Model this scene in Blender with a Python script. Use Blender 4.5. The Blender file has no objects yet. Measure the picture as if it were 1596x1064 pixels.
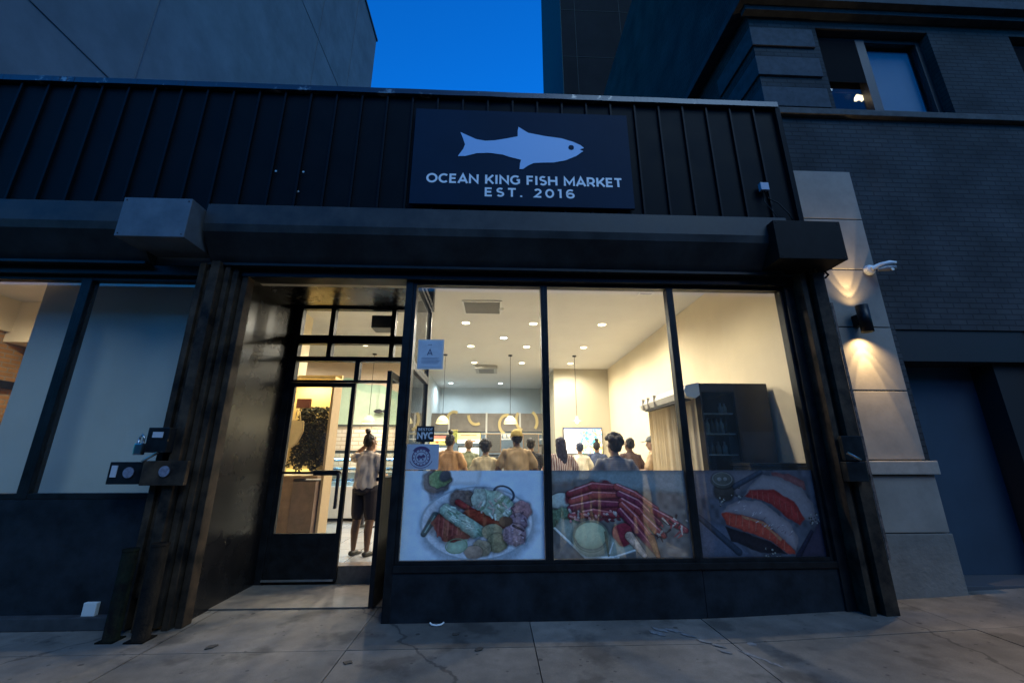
import bpy, bmesh, math, random
import numpy as np
from mathutils import Vector, Matrix, noise
R = math.radians
sc = bpy.context.scene
col = sc.collection
random.seed(7); NP = np.random.RandomState(11)

# ------------------------------------------------------------ camera, sky, sun, exposure
cd = bpy.data.cameras.new('camera'); cam = bpy.data.objects.new('camera', cd); col.objects.link(cam)
cd.sensor_width = 36; cd.lens = 637/1596*36; cd.clip_start = .05; cd.clip_end = 2000
cam.location = (0, 0, 1.4); cam.rotation_euler = (R(90+15.8), 0, R(-2.4))
sc.camera = cam
w = bpy.data.worlds.new('World'); sc.world = w; w.use_nodes = True
nt = w.node_tree; bg = nt.nodes['Background']
sky = nt.nodes.new('ShaderNodeTexSky'); sky.sky_type = 'NISHITA'; sky.sun_disc = False
sky.sun_elevation = R(1.5); sky.sun_rotation = R(200); sky.altitude = 50
tint = nt.nodes.new('ShaderNodeMix'); tint.data_type = 'RGBA'; tint.blend_type = 'MULTIPLY'
tint.inputs[0].default_value = 1
nt.links.new(sky.outputs[0], tint.inputs[6]); tint.inputs[7].default_value = (.01, .52, 1.9, 1)
nt.links.new(tint.outputs[2], bg.inputs[0]); bg.inputs[1].default_value = .15
sl = bpy.data.lights.new('sun', 'SUN'); so = bpy.data.objects.new('sun', sl); col.objects.link(so)
sl.energy = .30; sl.angle = R(30); sl.color = (.50, .76, 1)
so.rotation_euler = (R(42), 0, R(32))
sc.view_settings.view_transform = 'Standard'; sc.view_settings.look = 'None'
sc.view_settings.exposure = 2; sc.view_settings.gamma = 1
sc.render.engine = 'CYCLES'
cy = sc.cycles
cy.max_bounces = 9; cy.diffuse_bounces = 4; cy.glossy_bounces = 4; cy.transmission_bounces = 4
cy.transparent_max_bounces = 24; cy.sample_clamp_indirect = 4; cy.use_denoising = True
cy.caustics_reflective = False; cy.caustics_refractive = False

# ------------------------------------------------------------ helpers
def s2l(c): return tuple((x/12.92 if x <= .04045 else ((x+.055)/1.055)**2.4) for x in c)
def tag(o, label=None, cat=None, group=None, kind=None):
    if label: o['label'] = label
    if cat: o['category'] = cat
    if group: o['group'] = group
    if kind: o['kind'] = kind
    return o
def thing(name, label, cat, loc=(0, 0, 0), rz=0, group=None):
    o = bpy.data.objects.new(name, None); col.objects.link(o)
    o.location = loc; o.rotation_euler = (0, 0, rz); o.empty_display_size = .1
    return tag(o, label, cat, group)
def copy_tree(o, parent=None):
    c = o.copy(); col.objects.link(c)
    if parent: c.parent = parent
    for ch in list(o.children): copy_tree(ch, c)
    return c
MC = {}
def mat(name, c, rough=.6, metal=0, spec=.5, var=0, vscale=6, bump=0, bscale=80, stain=None, emit=None, estr=0, coat=0, rvar=0):
    if name in MC: return MC[name]
    m = bpy.data.materials.new(name); m.use_nodes = True; MC[name] = m
    t = m.node_tree; b = t.nodes['Principled BSDF']
    b.inputs['Base Color'].default_value = (*c, 1); b.inputs['Roughness'].default_value = rough
    b.inputs['Metallic'].default_value = metal; b.inputs['Specular IOR Level'].default_value = spec
    b.inputs['Coat Weight'].default_value = coat
    if emit: b.inputs['Emission Color'].default_value = (*emit, 1); b.inputs['Emission Strength'].default_value = estr
    if var or bump or stain or rvar:
        tc = t.nodes.new('ShaderNodeTexCoord')
    if var or stain:
        n = t.nodes.new('ShaderNodeTexNoise'); n.inputs['Scale'].default_value = vscale; n.inputs['Detail'].default_value = 8
        n.inputs['Roughness'].default_value = .65
        t.links.new(tc.outputs['Object'], n.inputs['Vector'])
        r = t.nodes.new('ShaderNodeValToRGB')
        lo = stain if stain else tuple(x*(1-var) for x in c); hi = tuple(min(1, x*(1+var)) for x in c)
        r.color_ramp.elements[0].position = .35; r.color_ramp.elements[1].position = .68
        r.color_ramp.elements[0].color = (*lo, 1); r.color_ramp.elements[1].color = (*hi, 1)
        t.links.new(n.outputs['Fac'], r.inputs[0]); t.links.new(r.outputs[0], b.inputs['Base Color'])
        if rvar:
            mr = t.nodes.new('ShaderNodeMapRange'); mr.inputs[3].default_value = max(0, rough-rvar); mr.inputs[4].default_value = min(1, rough+rvar)
            t.links.new(n.outputs['Fac'], mr.inputs[0]); t.links.new(mr.outputs[0], b.inputs['Roughness'])
    if bump:
        n2 = t.nodes.new('ShaderNodeTexNoise'); n2.inputs['Scale'].default_value = bscale; n2.inputs['Detail'].default_value = 5
        t.links.new(tc.outputs['Object'], n2.inputs['Vector'])
        bp = t.nodes.new('ShaderNodeBump'); bp.inputs['Strength'].default_value = bump; bp.inputs['Distance'].default_value = .02
        t.links.new(n2.outputs['Fac'], bp.inputs['Height']); t.links.new(bp.outputs[0], b.inputs['Normal'])
    return m
def brick_mat(name, c1, c2, mortar, bw=.2, bh=.067, ms=.01, rough=.85, plane='XZ', bump=.5, vary=.35):
    m = bpy.data.materials.new(name); m.use_nodes = True; t = m.node_tree; b = t.nodes['Principled BSDF']
    g = t.nodes.new('ShaderNodeNewGeometry'); sp = t.nodes.new('ShaderNodeSeparateXYZ'); cb = t.nodes.new('ShaderNodeCombineXYZ')
    t.links.new(g.outputs['Position'], sp.inputs[0])
    ad = t.nodes.new('ShaderNodeMath'); ad.operation = 'ADD'
    t.links.new(sp.outputs[0], ad.inputs[0]); t.links.new(sp.outputs[1], ad.inputs[1])
    t.links.new(ad.outputs[0], cb.inputs[0]); t.links.new(sp.outputs[2], cb.inputs[1])
    br = t.nodes.new('ShaderNodeTexBrick'); t.links.new(cb.outputs[0], br.inputs[0])
    br.inputs['Scale'].default_value = 1; br.inputs['Brick Width'].default_value = bw; br.inputs['Row Height'].default_value = bh
    br.inputs['Mortar Size'].default_value = ms; br.inputs['Mortar Smooth'].default_value = .3
    br.inputs['Color1'].default_value = (*c1, 1); br.inputs['Color2'].default_value = (*c2, 1); br.inputs['Mortar'].default_value = (*mortar, 1)
    n = t.nodes.new('ShaderNodeTexNoise'); n.inputs['Scale'].default_value = 1.3; n.inputs['Detail'].default_value = 8
    t.links.new(g.outputs['Position'], n.inputs['Vector'])
    mr = t.nodes.new('ShaderNodeMapRange'); mr.inputs[1].default_value = .3; mr.inputs[2].default_value = .7
    mr.inputs[3].default_value = 1-vary; mr.inputs[4].default_value = 1+vary
    t.links.new(n.outputs['Fac'], mr.inputs[0])
    mx = t.nodes.new('ShaderNodeVectorMath'); mx.operation = 'MULTIPLY'
    t.links.new(br.outputs['Color'], mx.inputs[0]); t.links.new(mr.outputs[0], mx.inputs[1])
    t.links.new(mx.outputs[0], b.inputs['Base Color']); b.inputs['Roughness'].default_value = rough; b.inputs['Specular IOR Level'].default_value = .15
    bp = t.nodes.new('ShaderNodeBump'); bp.invert = True; bp.inputs['Strength'].default_value = bump; bp.inputs['Distance'].default_value = .01
    t.links.new(br.outputs['Fac'], bp.inputs['Height']); t.links.new(bp.outputs[0], b.inputs['Normal'])
    return m
def glass_mat(name, tintc=(.93, .95, .94), ior=1.5, rough=.0, haze=0):
    m = bpy.data.materials.new(name); m.use_nodes = True; t = m.node_tree; t.nodes.remove(t.nodes['Principled BSDF'])
    out = t.nodes['Material Output']
    tr = t.nodes.new('ShaderNodeBsdfTransparent'); tr.inputs[0].default_value = (*tintc, 1)
    gl = t.nodes.new('ShaderNodeBsdfGlossy'); gl.inputs['Roughness'].default_value = rough
    fr = t.nodes.new('ShaderNodeFresnel'); ge = t.nodes.new('ShaderNodeNewGeometry')
    im = t.nodes.new('ShaderNodeMapRange'); im.inputs[3].default_value = ior; im.inputs[4].default_value = 1/ior
    t.links.new(ge.outputs['Backfacing'], im.inputs[0]); t.links.new(im.outputs[0], fr.inputs[0])
    mx = t.nodes.new('ShaderNodeMixShader'); t.links.new(fr.outputs[0], mx.inputs[0])
    t.links.new(tr.outputs[0], mx.inputs[1]); t.links.new(gl.outputs[0], mx.inputs[2])
    if haze:
        df = t.nodes.new('ShaderNodeBsdfDiffuse'); df.inputs[0].default_value = (.6, .62, .62, 1)
        tc = t.nodes.new('ShaderNodeTexCoord'); n = t.nodes.new('ShaderNodeTexNoise'); n.inputs['Scale'].default_value = 2.5; n.inputs['Detail'].default_value = 9
        t.links.new(tc.outputs['Object'], n.inputs['Vector'])
        mr = t.nodes.new('ShaderNodeMapRange'); mr.inputs[3].default_value = 0; mr.inputs[4].default_value = haze*2
        t.links.new(n.outputs['Fac'], mr.inputs[0])
        m2 = t.nodes.new('ShaderNodeMixShader'); t.links.new(mr.outputs[0], m2.inputs[0]); t.links.new(mx.outputs[0], m2.inputs[1]); t.links.new(df.outputs[0], m2.inputs[2])
        mx = m2
    t.links.new(mx.outputs[0], out.inputs[0])
    return m
def link(name, bm, m, parent=None, smooth=False):
    me = bpy.data.meshes.new(name); bm.normal_update(); bm.to_mesh(me); bm.free()
    o = bpy.data.objects.new(name, me); col.objects.link(o)
    for mm in (m if isinstance(m, (list, tuple)) else [m]): me.materials.append(mm)
    if parent: o.parent = parent
    if smooth:
        for p in me.polygons: p.use_smooth = True
    return o
def box(bm, x0, x1, y0, y1, z0, z1, bev=0, mi=0):
    v = [bm.verts.new(p) for p in ((x0, y0, z0), (x1, y0, z0), (x1, y1, z0), (x0, y1, z0), (x0, y0, z1), (x1, y0, z1), (x1, y1, z1), (x0, y1, z1))]
    fs = [bm.faces.new([v[i] for i in f]) for f in ((3, 2, 1, 0), (4, 5, 6, 7), (0, 1, 5, 4), (1, 2, 6, 5), (2, 3, 7, 6), (3, 0, 4, 7))]
    for f in fs: f.material_index = mi
    if bev:
        ed = list({e for f in fs for e in f.edges})
        r = bmesh.ops.bevel(bm, geom=ed, offset=bev, segments=2, affect='EDGES', profile=.7)
        for f in r['faces']: f.material_index = mi
def bx(name, m, x0, x1, y0, y1, z0, z1, parent=None, bev=0):
    bm = bmesh.new(); box(bm, x0, x1, y0, y1, z0, z1, bev); return link(name, bm, m, parent)
def tube(bm, pts, r, seg=10, mi=0):
    pts = [Vector(p) for p in pts]; rs = r if isinstance(r, (list, tuple)) else [r]*len(pts)
    rings = []
    for i, p in enumerate(pts):
        d = (pts[min(i+1, len(pts)-1)]-pts[max(i-1, 0)]).normalized()
        a = d.orthogonal().normalized(); b = d.cross(a)
        rings.append([bm.verts.new(p+(a*math.cos(2*math.pi*k/seg)+b*math.sin(2*math.pi*k/seg))*rs[i]) for k in range(seg)])
    # keep rings aligned
    for i in range(1, len(rings)):
        best = min(range(seg), key=lambda s: sum((rings[i][(k+s) % seg].co-rings[i-1][k].co).length for k in range(seg)))
        rings[i] = [rings[i][(k+best) % seg] for k in range(seg)]
        for k in range(seg):
            f = bm.faces.new((rings[i-1][k], rings[i-1][(k+1) % seg], rings[i][(k+1) % seg], rings[i][k])); f.material_index = mi; f.smooth = True
    for rr in (rings[0], rings[-1]):
        f = bm.faces.new(rr); f.material_index = mi
def lathe(bm, prof, c=(0, 0, 0), seg=28, mi=0, close=False):
    c = Vector(c); rings = []
    for r, z in prof:
        rings.append([bm.verts.new(c+Vector((r*math.cos(2*math.pi*k/seg), r*math.sin(2*math.pi*k/seg), z))) for k in range(seg)])
    for i in range(1, len(rings)):
        for k in range(seg):
            f = bm.faces.new((rings[i-1][k], rings[i-1][(k+1) % seg], rings[i][(k+1) % seg], rings[i][k])); f.material_index = mi; f.smooth = True
    if close:
        bm.faces.new(rings[0]); bm.faces.new(rings[-1])
def prism_xz(bm, pts, y0, y1, mi=0):
    a = [bm.verts.new((x, y0, z)) for x, z in pts]; b = [bm.verts.new((x, y1, z)) for x, z in pts]; n = len(pts)
    for f in [bm.faces.new(a), bm.faces.new(b[::-1])] + [bm.faces.new((a[i], b[i], b[(i+1) % n], a[(i+1) % n])) for i in range(n)]: f.material_index = mi
def prism_x(bm, prof, x0, x1, mi=0, smooth=False):   # prof: (y,z)
    a = [bm.verts.new((x0, y, z)) for y, z in prof]; b = [bm.verts.new((x1, y, z)) for y, z in prof]; n = len(prof)
    bm.faces.new(a); bm.faces.new(b[::-1])
    for i in range(n):
        f = bm.faces.new((a[i], b[i], b[(i+1) % n], a[(i+1) % n])); f.material_index = mi; f.smooth = smooth

# stroke lettering --------------------------------------------------------------------------
def arc(cx, cy, rx, ry, a0, a1, n=20): return [(cx+rx*math.cos(R(a0+(a1-a0)*i/n)), cy+ry*math.sin(R(a0+(a1-a0)*i/n))) for i in range(n+1)]
L = {
 'O': (1.02, [arc(.51, .5, .43, .42, 90, 450, 36)]), 'C': (.88, [arc(.5, .5, .42, .42, 48, 312, 28)]),
 'E': (.7, [[(.62, .92), (.1, .92), (.1, .08), (.64, .08)], [(.1, .51), (.58, .51)]]),
 'A': (.9, [[(.04, 0), (.45, .95), (.86, 0)], [(.19, .28), (.71, .28)]]),
 'N': (.92, [[(.1, 0), (.1, .9), (.82, .1), (.82, 1)]]), 'K': (.8, [[(.1, 0), (.1, 1)], [(.76, .98), (.12, .32)], [(.32, .55), (.78, .01)]]),
 'I': (.3, [[(.15, 0), (.15, 1)]]), 'G': (.94, [arc(.5, .5, .42, .42, 50, 318, 28)+[(.82, .22), (.82, .5), (.6, .5)]]),
 'F': (.66, [[(.62, .92), (.1, .92), (.1, 0)], [(.1, .47), (.56, .47)]]),
 'S': (.72, [arc(.36, .71, .24, .22, 40, 200, 14)+[(.17, .58), (.5, .47)]+arc(.37, .29, .26, .22, 40, -150, 16)]),
 'H': (.9, [[(.1, 0), (.1, 1)], [(.8, 0), (.8, 1)], [(.1, .5), (.8, .5)]]),
 'M': (1.08, [[(.1, 0), (.1, .9), (.54, .25), (.98, .9), (.98, 0)]]),
 'R': (.8, [[(.1, 0), (.1, .92), (.42, .92)]+arc(.42, .64, .26, .28, 90, -90, 12)+[(.1, .36)], [(.45, .36), (.72, 0)]]),
 'T': (.74, [[(.02, .92), (.72, .92)], [(.37, .92), (.37, 0)]]), 'Y': (.8, [[(.02, .98), (.4, .42), (.78, .98)], [(.4, .44), (.4, 0)]]),
 '.': (.28, [[(.14, 0), (.14, .18)]]), ' ': (.36, []),
 '2': (.7, [arc(.35, .68, .25, .25, 155, -20, 14)+[(.1, .08), (.66, .08)]]),
 '0': (.8, [arc(.4, .5, .31, .42, 90, 450, 30)]), '1': (.45, [[(.02, .92), (.26, .92), (.26, 0)]]),
 '6': (.76, [arc(.4, .6, .32, .34, 50, 180, 12)+[(.08, .4)]+arc(.38, .31, .29, .24, 165, 520, 26)]),
 '3': (.7, [arc(.33, .72, .24, .2, 150, -80, 12), arc(.33, .28, .28, .21, 85, -150, 14)]),
 'B': (.8, [[(.1, .5), (.1, .92), (.42, .92)]+arc(.42, .72, .22, .2, 90, -90, 10)+[(.1, .52)], [(.1, .52), (.1, .08), (.44, .08)]+arc(.46, .29, .24, .21, -90, 90, 10)+[(.3, .5)]]),
 'D': (.86, [[(.1, .08), (.1, .92), (.38, .92)]+arc(.38, .5, .4, .42, 90, -90, 16)+[(.1, .08)]]),
}
def ribbon(bm, pts, wd, y, place):
    P = [Vector(p) for p in pts]; closed = (P[0]-P[-1]).length < 1e-4
    if closed: P = P[:-1]
    n = len(P); L_, R_ = [], []
    for i in range(n):
        a = P[(i-1) % n] if (closed or i > 0) else P[0]; b = P[(i+1) % n] if (closed or i < n-1) else P[-1]
        d0 = (P[i]-a).normalized() if (P[i]-a).length > 1e-6 else (b-P[i]).normalized()
        d1 = (b-P[i]).normalized() if (b-P[i]).length > 1e-6 else d0
        n0 = Vector((-d0.y, d0.x)); n1 = Vector((-d1.y, d1.x)); m = (n0+n1)
        m = m.normalized() if m.length > .2 else n0
        k = wd/2/max(.45, m.dot(n0))
        L_.append(P[i]+m*k); R_.append(P[i]-m*k)
    vl = [bm.verts.new(place(p, y)) for p in L_]; vr = [bm.verts.new(place(p, y)) for p in R_]
    for i in range(n if closed else n-1):
        j = (i+1) % n; bm.faces.new((vl[i], vl[j], vr[j], vr[i]))
def text_mesh(bm, s, x0, x1, z0, h, y, wd=.17, track=.1, tilt=0, step=-.0008):
    tot = sum(L[c][0]+track for c in s)-track; k = (x1-x0)/(tot*h); x = 0
    for c in s:
        for q, st in enumerate(L[c][1]):
            ribbon(bm, [((x+px)*h*k, pz*h) for px, pz in st], wd*h, y+step*q, lambda p, yy: (x0+p.x, yy, z0+p.y+tilt*p.x))
        x += L[c][0]+track
    return k

# painted prints ----------------------------------------------------------------------------
def vnoise(h, w_, cell):
    gh, gw = h//cell+3, w_//cell+3; g = NP.rand(gh, gw)
    yy, xx = np.mgrid[0:h, 0:w_]/cell; y0 = yy.astype(int); x0 = xx.astype(int); fy = yy-y0; fx = xx-x0
    fy = fy*fy*(3-2*fy); fx = fx*fx*(3-2*fx)
    return g[y0, x0]*(1-fy)*(1-fx)+g[y0+1, x0]*fy*(1-fx)+g[y0, x0+1]*(1-fy)*fx+g[y0+1, x0+1]*fy*fx
class Print:
    def __init__(s, w_, h, X0, Y0, X1, Y1, base):
        s.w, s.h = w_, h; s.c = np.ones((h, w_, 3))*np.array(base)
        s.Y, s.X = np.mgrid[0:h, 0:w_]; s.X = X0+(s.X+.5)/w_*(X1-X0); s.Y = Y0+(s.Y+.5)/h*(Y1-Y0)
        s.n = (vnoise(h, w_, 4)*.4+vnoise(h, w_, 9)*.35+vnoise(h, w_, 22)*.25)*2-1
        s.n2 = vnoise(h, w_, 14)*2-1
    def put(s, m, c, tex=.25, f=None):
        m = np.clip(m, 0, 1)[..., None]; cc = np.array(c)*(1+tex*s.n[..., None])
        if f is not None: cc = cc*f[..., None]
        s.c = s.c*(1-m)+cc*m
    def under(s, d, k=.45, w_=.16):                      # soft dark contact edge round a piece
        s.c = s.c*(1-k*np.clip(1-abs(d)/w_, 0, 1)[..., None])
    def ell(s, cx, cy, rx, ry, c, rot=0, soft=.06, tex=.25, wob=.12, form=.4):
        a = R(rot); dx = s.X-cx; dy = s.Y-cy; u = (dx*math.cos(a)+dy*math.sin(a))/rx; v = (-dx*math.sin(a)+dy*math.cos(a))/ry
        d = np.sqrt(u*u+v*v)+wob*s.n2
        if form and rx < 300: s.under(d-1.04)
        s.put((1-d)/soft+.5, c, tex, np.clip(1.12-form*(.5*dy/ry+.25*dx/rx)-form*.5*np.clip(d, 0, 1)**3, .3, 1.6) if rx < 300 else None)
    def ring(s, cx, cy, rx, ry, t, c, rot=0):
        a = R(rot); dx = s.X-cx; dy = s.Y-cy; u = (dx*math.cos(a)+dy*math.sin(a))/rx; v = (-dx*math.sin(a)+dy*math.cos(a))/ry
        d = abs(np.sqrt(u*u+v*v)-1); s.put((t-d)/.02+.5, c, .1)
    def cap(s, x0, y0, x1, y1, r0, r1, c, tex=.25, soft=4, wob=0):
        dx, dy = x1-x0, y1-y0; t = np.clip(((s.X-x0)*dx+(s.Y-y0)*dy)/(dx*dx+dy*dy), 0, 1)
        qx, qy = s.X-x0-t*dx, s.Y-y0-t*dy; rr = r0+(r1-r0)*t; d = np.hypot(qx, qy)
        if r0 > 14: s.under((d-rr)/np.maximum(rr, 1)-.05, .5, .3)
        s.put((rr-d+wob*r0*s.n2)/soft+.5, c, tex, np.clip(1.25-.45*(d/np.maximum(rr, 1))**2-.35*qy/np.maximum(rr, 1), .3, 1.7))
    def poly(s, P, c, tex=.25, soft=7):
        ins = np.zeros(s.X.shape, bool); dm = np.full(s.X.shape, 1e9)
        for i in range(len(P)):
            (x0, y0), (x1, y1) = P[i], P[(i+1) % len(P)]
            cr = ((y0 > s.Y) != (y1 > s.Y)) & (s.X < (x1-x0)*(s.Y-y0)/((y1-y0) or 1e-9)+x0); ins ^= cr
            dx, dy = x1-x0, y1-y0; t = np.clip(((s.X-x0)*dx+(s.Y-y0)*dy)/(dx*dx+dy*dy+1e-9), 0, 1)
            dm = np.minimum(dm, np.hypot(s.X-x0-t*dx, s.Y-y0-t*dy))
        sg = np.where(ins, dm, -dm)+8*s.n2; s.put(sg/soft+.5, c, tex, .8+.3*np.clip(dm/50, 0, 1))
def print_mat(name, film=0):
    m = bpy.data.materials.new(name); m.use_nodes = True; t = m.node_tree; b = t.nodes['Principled BSDF']
    at = t.nodes.new('ShaderNodeAttribute'); at.attribute_name = 'ink'
    t.links.new(at.outputs['Color'], b.inputs['Base Color']); b.inputs['Roughness'].default_value = .6; b.inputs['Specular IOR Level'].default_value = .12
    if film:
        out = t.nodes['Material Output']; tr = t.nodes.new('ShaderNodeBsdfTransparent'); mx = t.nodes.new('ShaderNodeMixShader')
        mx.inputs[0].default_value = film; t.links.new(b.outputs[0], mx.inputs[1]); t.links.new(tr.outputs[0], mx.inputs[2])
        t.links.new(mx.outputs[0], out.inputs[0])
    return m
def print_mesh(name, pr, x0, x1, y, z0, z1, m, parent=None):
    h, w_ = pr.h, pr.w
    vx, vz = np.meshgrid(np.linspace(x0, x1, w_), np.linspace(z1, z0, h))
    vs = np.stack([vx, np.full_like(vx, y), vz], -1).reshape(-1, 3)
    i = np.arange(h*w_).reshape(h, w_); fc = np.stack([i[:-1, :-1], i[1:, :-1], i[1:, 1:], i[:-1, 1:]], -1).reshape(-1, 4)
    me = bpy.data.meshes.new(name); me.from_pydata(vs.tolist(), [], fc.tolist()); me.materials.append(m)
    a = me.color_attributes.new('ink', 'FLOAT_COLOR', 'POINT')
    c = np.ones((h*w_, 4), np.float32); c[:, :3] = np.clip(pr.c.reshape(-1, 3), .01, .9); a.data.foreach_set('color', c.ravel())
    o = bpy.data.objects.new(name, me); col.objects.link(o)
    if parent: o.parent = parent
    return o

# materials ---------------------------------------------------------------------------------
BLK = mat('black_aluminium', (.009, .010, .011), .42, spec=.25, var=.5, vscale=9, rvar=.12)
BULK = mat('black_panel_paint', (.012, .015, .019), .6, spec=.2, stain=(.006, .008, .010), var=.6, vscale=4, bump=.15, bscale=14)
CLAD = mat('navy_black_cladding', (.003, .005, .007), .6, metal=0, spec=.08, var=.35, vscale=2.2, rvar=.12)
GLOSSY = mat('glossy_black_panel', (.009, .009, .010), .27, spec=.3, var=.3, vscale=3, rvar=.05)
HOOD = mat('gate_hood_steel', (.036, .036, .035), .5, metal=0, spec=.25, var=.4, vscale=3, rvar=.15)
GALV = mat('grey_painted_box', (.12, .125, .13), .5, metal=.2, var=.2, vscale=5)
RUST = mat('scuffed_gate_steel', (.045, .030, .019), .65, metal=0, spec=.15, stain=(.008, .007, .006), var=.6, vscale=5, bump=.05, bscale=50)
CREAM = mat('cream_wall_paint', (.82, .70, .50), .75, var=.04, vscale=2)
CEIL = mat('white_ceiling_paint', (.70, .68, .65), .85, var=.03, vscale=1.5)
TEAL = mat('pale_blue_wall_paint', (.56, .62, .64), .7, var=.05, vscale=2)
GLASS = glass_mat('window_glass', haze=.018)
SIDEG = glass_mat('return_glass', haze=.03)
WHITE = mat('white_paint', (.75, .75, .73), .5)
STEEL = mat('brushed_steel', (.5, .5, .5), .3, metal=1, var=.1, vscale=20)

# ------------------------------------------------------------ ground
def sidewalk():
    bm = bmesh.new(); xs = [-9, -7.3, -5.6, -4.1, -2.6, -1.1, .33, 1.88, 3.9, 5.4, 6.9, 8.4, 10, 12]
    ys = [-2.4, -.9, .65, 2.15, 3.65]
    def zz(x): return 0 if x < 2 else min(.13, (x-2)*.034)
    for i in range(len(xs)-1):
        for j in range(len(ys)):
            y0 = ys[j]; y1 = ys[j+1] if j < len(ys)-1 else 5.6
            x0, x1 = xs[i]+.004, xs[i+1]-.004; a = .004
            dz = random.uniform(-.002, .002)
            n = 6; top = []
            for k in range(n+1):
                x = x0+(x1-x0)*k/n; top.append((bm.verts.new((x, y0+a, zz(x)+dz-.0)), bm.verts.new((x, y1-a, zz(x)+dz))))
            for k in range(n): bm.faces.new((top[k][0], top[k+1][0], top[k+1][1], top[k][1]))
            lo = [(bm.verts.new((t[0].co.x, y0+a, -.06)), bm.verts.new((t[0].co.x, y1-a, -.06))) for t in top]
            for k in range(n):
                bm.faces.new((lo[k][0], lo[k+1][0], top[k+1][0], top[k][0])); bm.faces.new((top[k][1], top[k+1][1], lo[k+1][1], lo[k][1]))
            bm.faces.new((lo[0][0], top[0][0], top[0][1], lo[0][1])); bm.faces.new((lo[n][0], lo[n][1], top[n][1], top[n][0]))
    m = bpy.data.materials.new('sidewalk_concrete'); m.use_nodes = True; t = m.node_tree; b = t.nodes['Principled BSDF']
    g = t.nodes.new('ShaderNodeNewGeometry')
    def nz(scale, det, lo, hi, c0, c1, ro=.6):
        n = t.nodes.new('ShaderNodeTexNoise'); n.inputs['Scale'].default_value = scale; n.inputs['Detail'].default_value = det; n.inputs['Roughness'].default_value = ro
        t.links.new(g.outputs['Position'], n.inputs['Vector']); r = t.nodes.new('ShaderNodeMapRange'); r.inputs[1].default_value = lo; r.inputs[2].default_value = hi
        r.inputs[3].default_value = c0; r.inputs[4].default_value = c1; t.links.new(n.outputs['Fac'], r.inputs[0]); return r.outputs[0], n
    a1, _ = nz(.7, 6, .35, .65, .45, 1.0); a2, _ = nz(7, 8, .3, .7, .8, 1.15); a3, n3 = nz(140, 3, .3, .7, .82, 1.12)
    a4, _ = nz(2.1, 4, .36, .45, .55, 1.0)
    mu = None
    for s_ in (a1, a2, a3, a4):
        if mu is None: mu = s_; continue
        q = t.nodes.new('ShaderNodeMath'); q.operation = 'MULTIPLY'; t.links.new(mu, q.inputs[0]); t.links.new(s_, q.inputs[1]); mu = q.outputs[0]
    vo = t.nodes.new('ShaderNodeTexVoronoi'); vo.inputs['Scale'].default_value = 3.2; t.links.new(g.outputs['Position'], vo.inputs['Vector'])
    vr = t.nodes.new('ShaderNodeMapRange'); vr.inputs[1].default_value = .055; vr.inputs[2].default_value = .075; vr.inputs[3].default_value = .35; vr.inputs[4].default_value = 1
    t.links.new(vo.outputs['Distance'], vr.inputs[0]); q = t.nodes.new('ShaderNodeMath'); q.operation = 'MULTIPLY'; t.links.new(mu, q.inputs[0]); t.links.new(vr.outputs[0], q.inputs[1])
    mu = q.outputs[0]
    def mul(x_):
        nonlocal mu
        q_ = t.nodes.new('ShaderNodeMath'); q_.operation = 'MULTIPLY'; t.links.new(mu, q_.inputs[0]); t.links.new(x_, q_.inputs[1]); mu = q_.outputs[0]
    sp_ = t.nodes.new('ShaderNodeVectorMath'); sp_.operation = 'SNAP'; sp_.inputs[1].default_value = (1.5, 1.5, 50); ad_ = t.nodes.new('ShaderNodeVectorMath'); ad_.inputs[1].default_value = (1.12, .86, 0)
    t.links.new(g.outputs['Position'], ad_.inputs[0]); t.links.new(ad_.outputs[0], sp_.inputs[0]); wn = t.nodes.new('ShaderNodeTexWhiteNoise'); t.links.new(sp_.outputs[0], wn.inputs[0])
    r1 = t.nodes.new('ShaderNodeMapRange'); r1.inputs[3].default_value = .72; r1.inputs[4].default_value = 1.12; t.links.new(wn.outputs[0], r1.inputs[0]); mul(r1.outputs[0])
    v2 = t.nodes.new('ShaderNodeTexVoronoi'); v2.inputs['Scale'].default_value = 8; t.links.new(g.outputs['Position'], v2.inputs['Vector'])
    r2 = t.nodes.new('ShaderNodeMapRange'); r2.inputs[1].default_value = .08; r2.inputs[2].default_value = .11; r2.inputs[3].default_value = .5; r2.inputs[4].default_value = 1; t.links.new(v2.outputs['Distance'], r2.inputs[0]); mul(r2.outputs[0])
    v3 = t.nodes.new('ShaderNodeTexVoronoi'); v3.feature = 'DISTANCE_TO_EDGE'; v3.inputs['Scale'].default_value = .28
    n4 = t.nodes.new('ShaderNodeTexNoise'); n4.inputs['Scale'].default_value = 3; n4.inputs['Detail'].default_value = 6; t.links.new(g.outputs['Position'], n4.inputs['Vector'])
    mxv = t.nodes.new('ShaderNodeVectorMath'); mxv.operation = 'MULTIPLY_ADD'; mxv.inputs[1].default_value = (.35, .35, 0); t.links.new(n4.outputs['Color'], mxv.inputs[0]); t.links.new(g.outputs['Position'], mxv.inputs[2]); t.links.new(mxv.outputs[0], v3.inputs['Vector'])
    r3 = t.nodes.new('ShaderNodeMapRange'); r3.inputs[1].default_value = .0015; r3.inputs[2].default_value = .004; r3.inputs[3].default_value = .45; r3.inputs[4].default_value = 1; t.links.new(v3.outputs['Distance'], r3.inputs[0]); mul(r3.outputs[0])
    vm = t.nodes.new('ShaderNodeVectorMath'); vm.operation = 'SCALE'; vm.inputs[0].default_value = (.205, .18, .15); t.links.new(mu, vm.inputs['Scale'])
    t.links.new(vm.outputs[0], b.inputs['Base Color']); b.inputs['Roughness'].default_value = .8
    bp = t.nodes.new('ShaderNodeBump'); bp.inputs['Strength'].default_value = .35; bp.inputs['Distance'].default_value = .004; t.links.new(n3.outputs['Fac'], bp.inputs['Height'])
    t.links.new(bp.outputs[0], b.inputs['Normal'])
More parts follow.
